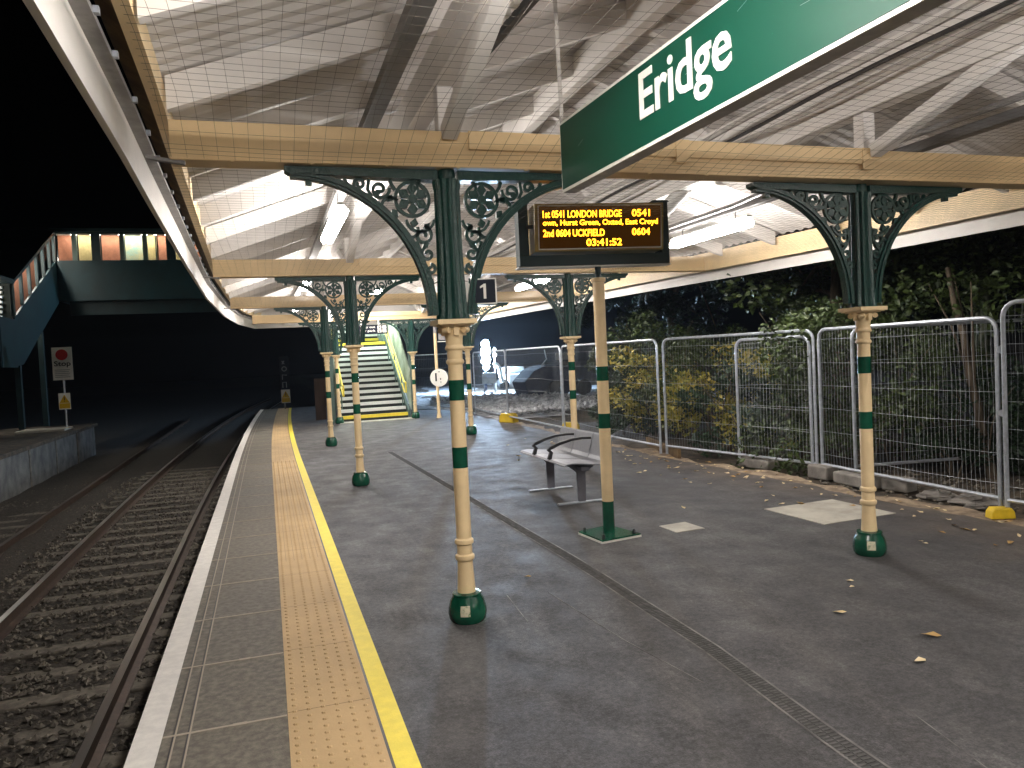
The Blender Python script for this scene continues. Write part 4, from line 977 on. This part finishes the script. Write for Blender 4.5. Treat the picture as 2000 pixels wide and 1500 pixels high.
# ------------------------------------------------------------------ footbridge over the track
fb = thing('footbridge', 'enclosed teal footbridge over the track with lit windows', 'footbridge', (-3, 28, 4))
XL, XRb = -8.3, 2.9; BY0, BY1 = 28.0, 30.0; ZS, ZT = 5.93, 6.92
MB().box((XL, BY0, 4.42), (XRb, BY0 + .08, ZS)).build('parapet', 'teal', fb, smooth=False)
MB().box((XL + .3, BY0 + .3, 3.9), (XRb, BY0 + .4, 4.42)).build('shaded_girder', 'tealdark', fb, smooth=False)  # lower strip set back and coloured darker to stand for its shade
MB().box((XL, BY0 + .08, 4.42), (XRb, BY1, 4.5)).build('deck', 'tealdark', fb, smooth=False)
MB().box((XL - .15, BY0 - .12, ZT + .08), (XRb, BY1 + .15, ZT + .2)).build('roof', 'tealdark', fb, smooth=False)
wins = [(111, 141, 'brick'), (150, 178, 'bryellow'), (195, 232, 'brick'), (241, 277, 'brgreen'), (286, 302, 'bryellow'), (304, 324, 'brick'), (342, 372, 'bryellow'), (382, 412, 'brick'), (430, 460, 'bryellow'), (470, 500, 'brick')]
px = lambda p: XL + (p - 110) * .01776
edges = [XL]
for a, b, m in wins: edges += [px(a), px(b)]
edges.append(XRb)
for i in range(0, len(edges), 2):
    wd = edges[i + 1] - edges[i]
    if wd > .03: MB().box((edges[i], BY0 - (.03 if wd > .2 else 0), ZS + .002), (edges[i + 1], BY0 + .1, ZT)).build('mullion', 'tealdark' if wd > .2 else 'stringer', fb, smooth=False)
MB().box((XL, BY0 - .01, ZT + .002), (XRb, BY0 + .12, ZT + .078)).build('head_rail', 'tealdark', fb, smooth=False)
for a, b, m in wins:
    wo = MB().box((px(a), BY0 + .04, ZS), (px(b), BY0 + .05, ZT)).build('window', 'glass', fb, smooth=False)
    MB().box((px(a) - .05, BY0 + .6, ZS - 1), (px(b) + .04, BY0 + .63, ZT + .05)).build('inner_wall', m, fb, smooth=False)
    MB().box((px(a) + .02, BY0 + .02, ZT - .05), (px(b) - .02, BY0 + .06, ZT - .01)).build('blind', 'signwhite', wo, smooth=False)
MB().box((XL, BY1 + .003, 4.5), (XRb, BY1 + .06, ZT + .07)).build('back_wall', 'tealdark', fb, smooth=False)
MB().box((XL + .2, 28.2, ZT + .0), (2.5, 28.32, ZT + .05)).build('strip_lamp', 'bridgelamp', fb, smooth=False)
# descending flight on the old platform side
SLP = (5.85 - 3.48) / (28 - 22.6)
zs = lambda y: 5.9 - (28 - y) * SLP
ys_ = (22.55, 28.0)
MB().prism([(28, 5.9), (28, 4.35), (24.8, 2.87), (23.1, 2.05), (22.5, 2.0), (22.5, zs(22.5))], lambda a, b, q: (q, a, b), XL - .06, XL).build('stair_side', 'teal', fb, smooth=False)
MB().prism([(28, 5.9 + 1.06), (22.5, zs(22.5) + 1.06), (22.5, zs(22.5) + 1.16), (28, 5.9 + 1.18)], lambda a, b, q: (q, a, b), XL - 2.0, XL + .06).build('stair_roof', 'tealdark', fb, smooth=False)
bays = [22.55, 23.5, 24.45, 25.4, 26.3, 27.2, 27.95]
for i, y in enumerate(bays):
    MB().prism([(y - .06, zs(y)), (y + .06, zs(y)), (y + .06, zs(y) + 1.06), (y - .06, zs(y) + 1.06)], lambda a, b, q: (q, a, b), XL - .08, XL + .01).build('mullion', 'tealdark', fb, smooth=False)
for i, (a, b) in enumerate(zip(bays, bays[1:])):
    MB().prism([(a + .06, zs(a) + .03), (b - .06, zs(b) - .03), (b - .06, zs(b) + 1.02), (a + .06, zs(a) + 1.06)], lambda p, q, t_: (t_, p, q), XL - .05, XL - .04).build('window', 'glass', fb, smooth=False)
MB().prism([(22.5, zs(22.5) - 1.6), (28, 4.3), (28, 7.0), (22.5, zs(22.5) + 1.1)], lambda a, b, q: (q, a, b), XL - .75, XL - .7).build('inner_wall', 'brick', fb, smooth=False)
MB().prism([(22.8, zs(22.8) + .98), (27.6, zs(27.6) + .98), (27.6, zs(27.6) + 1.03), (22.8, zs(22.8) + 1.03)], lambda a, b, q: (q, a, b), XL - .5, XL - .3).build('strip_lamp', 'bridgelamp', fb, smooth=False)
# lower wing with the turned flight behind glass
MB().box((-14, 21.0, 1.95), (XL - .02, 21.06, 3.42)).build('wing_parapet', 'teal', fb, smooth=False)
MB().box((XL - .06, 21.06, 1.95), (XL, 22.5, 3.42)).build('wing_parapet', 'teal', fb, smooth=False)
MB().box((-14, 20.9, 4.5), (XL + .06, 22.5, 4.62)).build('wing_roof', 'teal', fb, smooth=False)
for x in (-8.36, -8.85, -9.35, -9.85, -10.4): MB().box((x, 21.0, 3.42), (x + .08, 21.07, 4.5)).build('mullion', 'tealdark' if x < -8.4 else 'stringer', fb, smooth=False)
MB().box((-14, 21.0, 3.42), (XL, 21.05, 3.48)).build('sill', 'tealdark', fb, smooth=False)
MB().box((-14, 21.02, 3.48), (XL - .1, 21.03, 4.5)).build('window', 'glass', fb, smooth=False)
for k in range(12):
    z = 2.7 + k * .15; x = -8.7 - k * .0
    MB().box((-13, 22.0 + k * .03, z), (XL - .25, 22.1 + k * .03, z + .07)).build('tread_edge', 'stepwhite', fb, smooth=False)
MB().box((-14, 22.42, 2.0), (XL - .06, 22.48, 4.5)).build('inner_wall', 'stepdark', fb, smooth=False)
MB().tube([(-13, 21.5, 3.9), (XL - .2, 21.5, 3.8)], .03, 8).build('handrail', 'yellow', fb)
MB().box((-12, 21.5, 4.42), (XL - .4, 21.7, 4.48)).build('strip_lamp', 'bridgelamp', fb, smooth=False)
for x, y in ((-8.5, 26.0), (-8.5, 23.2), (-11.5, 23), (-11.5, 27.5)): MB().box((x - .08, y - .08, -.1), (x + .08, y + .08, 3.2)).build('support', 'tealdark', fb, smooth=False)

# ------------------------------------------------------------------ signs by the line
def tri(mb, c, s, y, th_): mb.prism([(c[0] - s, c[1] - s * .8), (c[0] + s, c[1] - s * .8), (c[0], c[1] + s)], lambda a, b, q: (a, q, b), y - th_, y)
t = thing('stop_sign', 'white track sign with red disc above the word Stop', 'sign', (-7.0, 22, 0))
MB().tube([(-7.0, 22.06, 0), (-7.0, 22.06, 2.4)], .03, 8).build('post', 'galv', t)
MB().box((-7.27, 22, 1.5), (-6.72, 22.02, 2.5)).build('panel', 'signwhite', t, smooth=False)
MB().tube([(-7.0, 21.997, 2.27), (-7.0, 21.99, 2.27)], .165, 28).build('disc', 'red', t)
mb = MB(); put_text(mb, 'Stop', lambda a, b, d: (-7.22 + a, 21.996 - d, 1.88 + b), w=.45, h=.2, bold=.015); mb.build('lettering', 'ink', t, smooth=False)
mb = MB()
for k in range(5): mb.box((-7.21, 21.994, 1.58 + k * .055), (-6.8 - .03 * (k % 2), 21.998, 1.6 + k * .055))
mb.build('small_print', 'greyink', t, smooth=False)
def warn(loc, lab, nm='warning_sign'):
    x, y, z = loc; t = thing(nm, lab, 'sign', loc)
    MB().box((x - .16, y, z - .25), (x + .16, y + .015, z + .25)).build('panel', 'signwhite', t, smooth=False)
    mb = MB(); mb.box((x - .145, y - .004, z - .22), (x + .145, y - .001, z - .06)); tri(mb, (x, z + .06), .14, y - .001, .003); mb.build('symbol', 'signyellow', t, smooth=False)
    mb = MB(); mb.box((x - .012, y - .008, z + .03), (x + .012, y - .005, z + .14)); mb.box((x - .012, y - .008, z - .01), (x + .012, y - .005, z + .012)); mb.build('mark', 'ink', t, smooth=False)
    return t
warn((-7.0, 21.98, .85), 'yellow triangle warning plate low on the stop sign post')
warn((-.45, 25.3, .48), 'dim yellow warning plate below the dark end board')
o = MB().box((-.62, 25.4, .7), (-.28, 25.44, 1.95)).build('end_board', 'navy', smooth=False); tag(o, 'dark board with pale worn marks at the platform end', 'board')
MB().box((-.52, 25.44, 0), (-.46, 25.5, 1.9)).build('post', 'trunk', o, smooth=False)
mb = MB()
for pts in ([(-.52, 1.8), (-.44, 1.68)], [(-.44, 1.8), (-.52, 1.68)], [(-.53, 1.1), (-.53, 1.28), (-.36, 1.26)], [(-.53, .8), (-.53, 1.0), (-.40, 1.0), (-.40, .8)]): mb.strip(pts, .03, lambda a, b, q: (a, q, b), 25.394, 25.398)
mb.strip(arc((-.45, 1.5), .08, 0, 2 * PI * 15 / 16, 15), .03, lambda a, b, q: (a, q, b), 25.394, 25.398, True)
mb.build('marks', 'greyink', o, smooth=False)

# ------------------------------------------------------------------ night haze
hm = bpy.data.materials.new('night_haze'); hm.use_nodes = True
hn = hm.node_tree; hn.nodes.remove(hn.nodes['Principled BSDF'])
pv = hn.nodes.new('ShaderNodeVolumePrincipled'); pv.inputs['Density'].default_value = .00035; pv.inputs['Color'].default_value = (.8, .85, .95, 1); pv.inputs['Anisotropy'].default_value = .6
hn.links.new(pv.outputs[0], hn.nodes['Material Output'].inputs['Volume'])
o = MB().box((-130, -45, -2.4), (170, 250, 12)).build('haze', hm, smooth=False); struct(o, 'stuff')
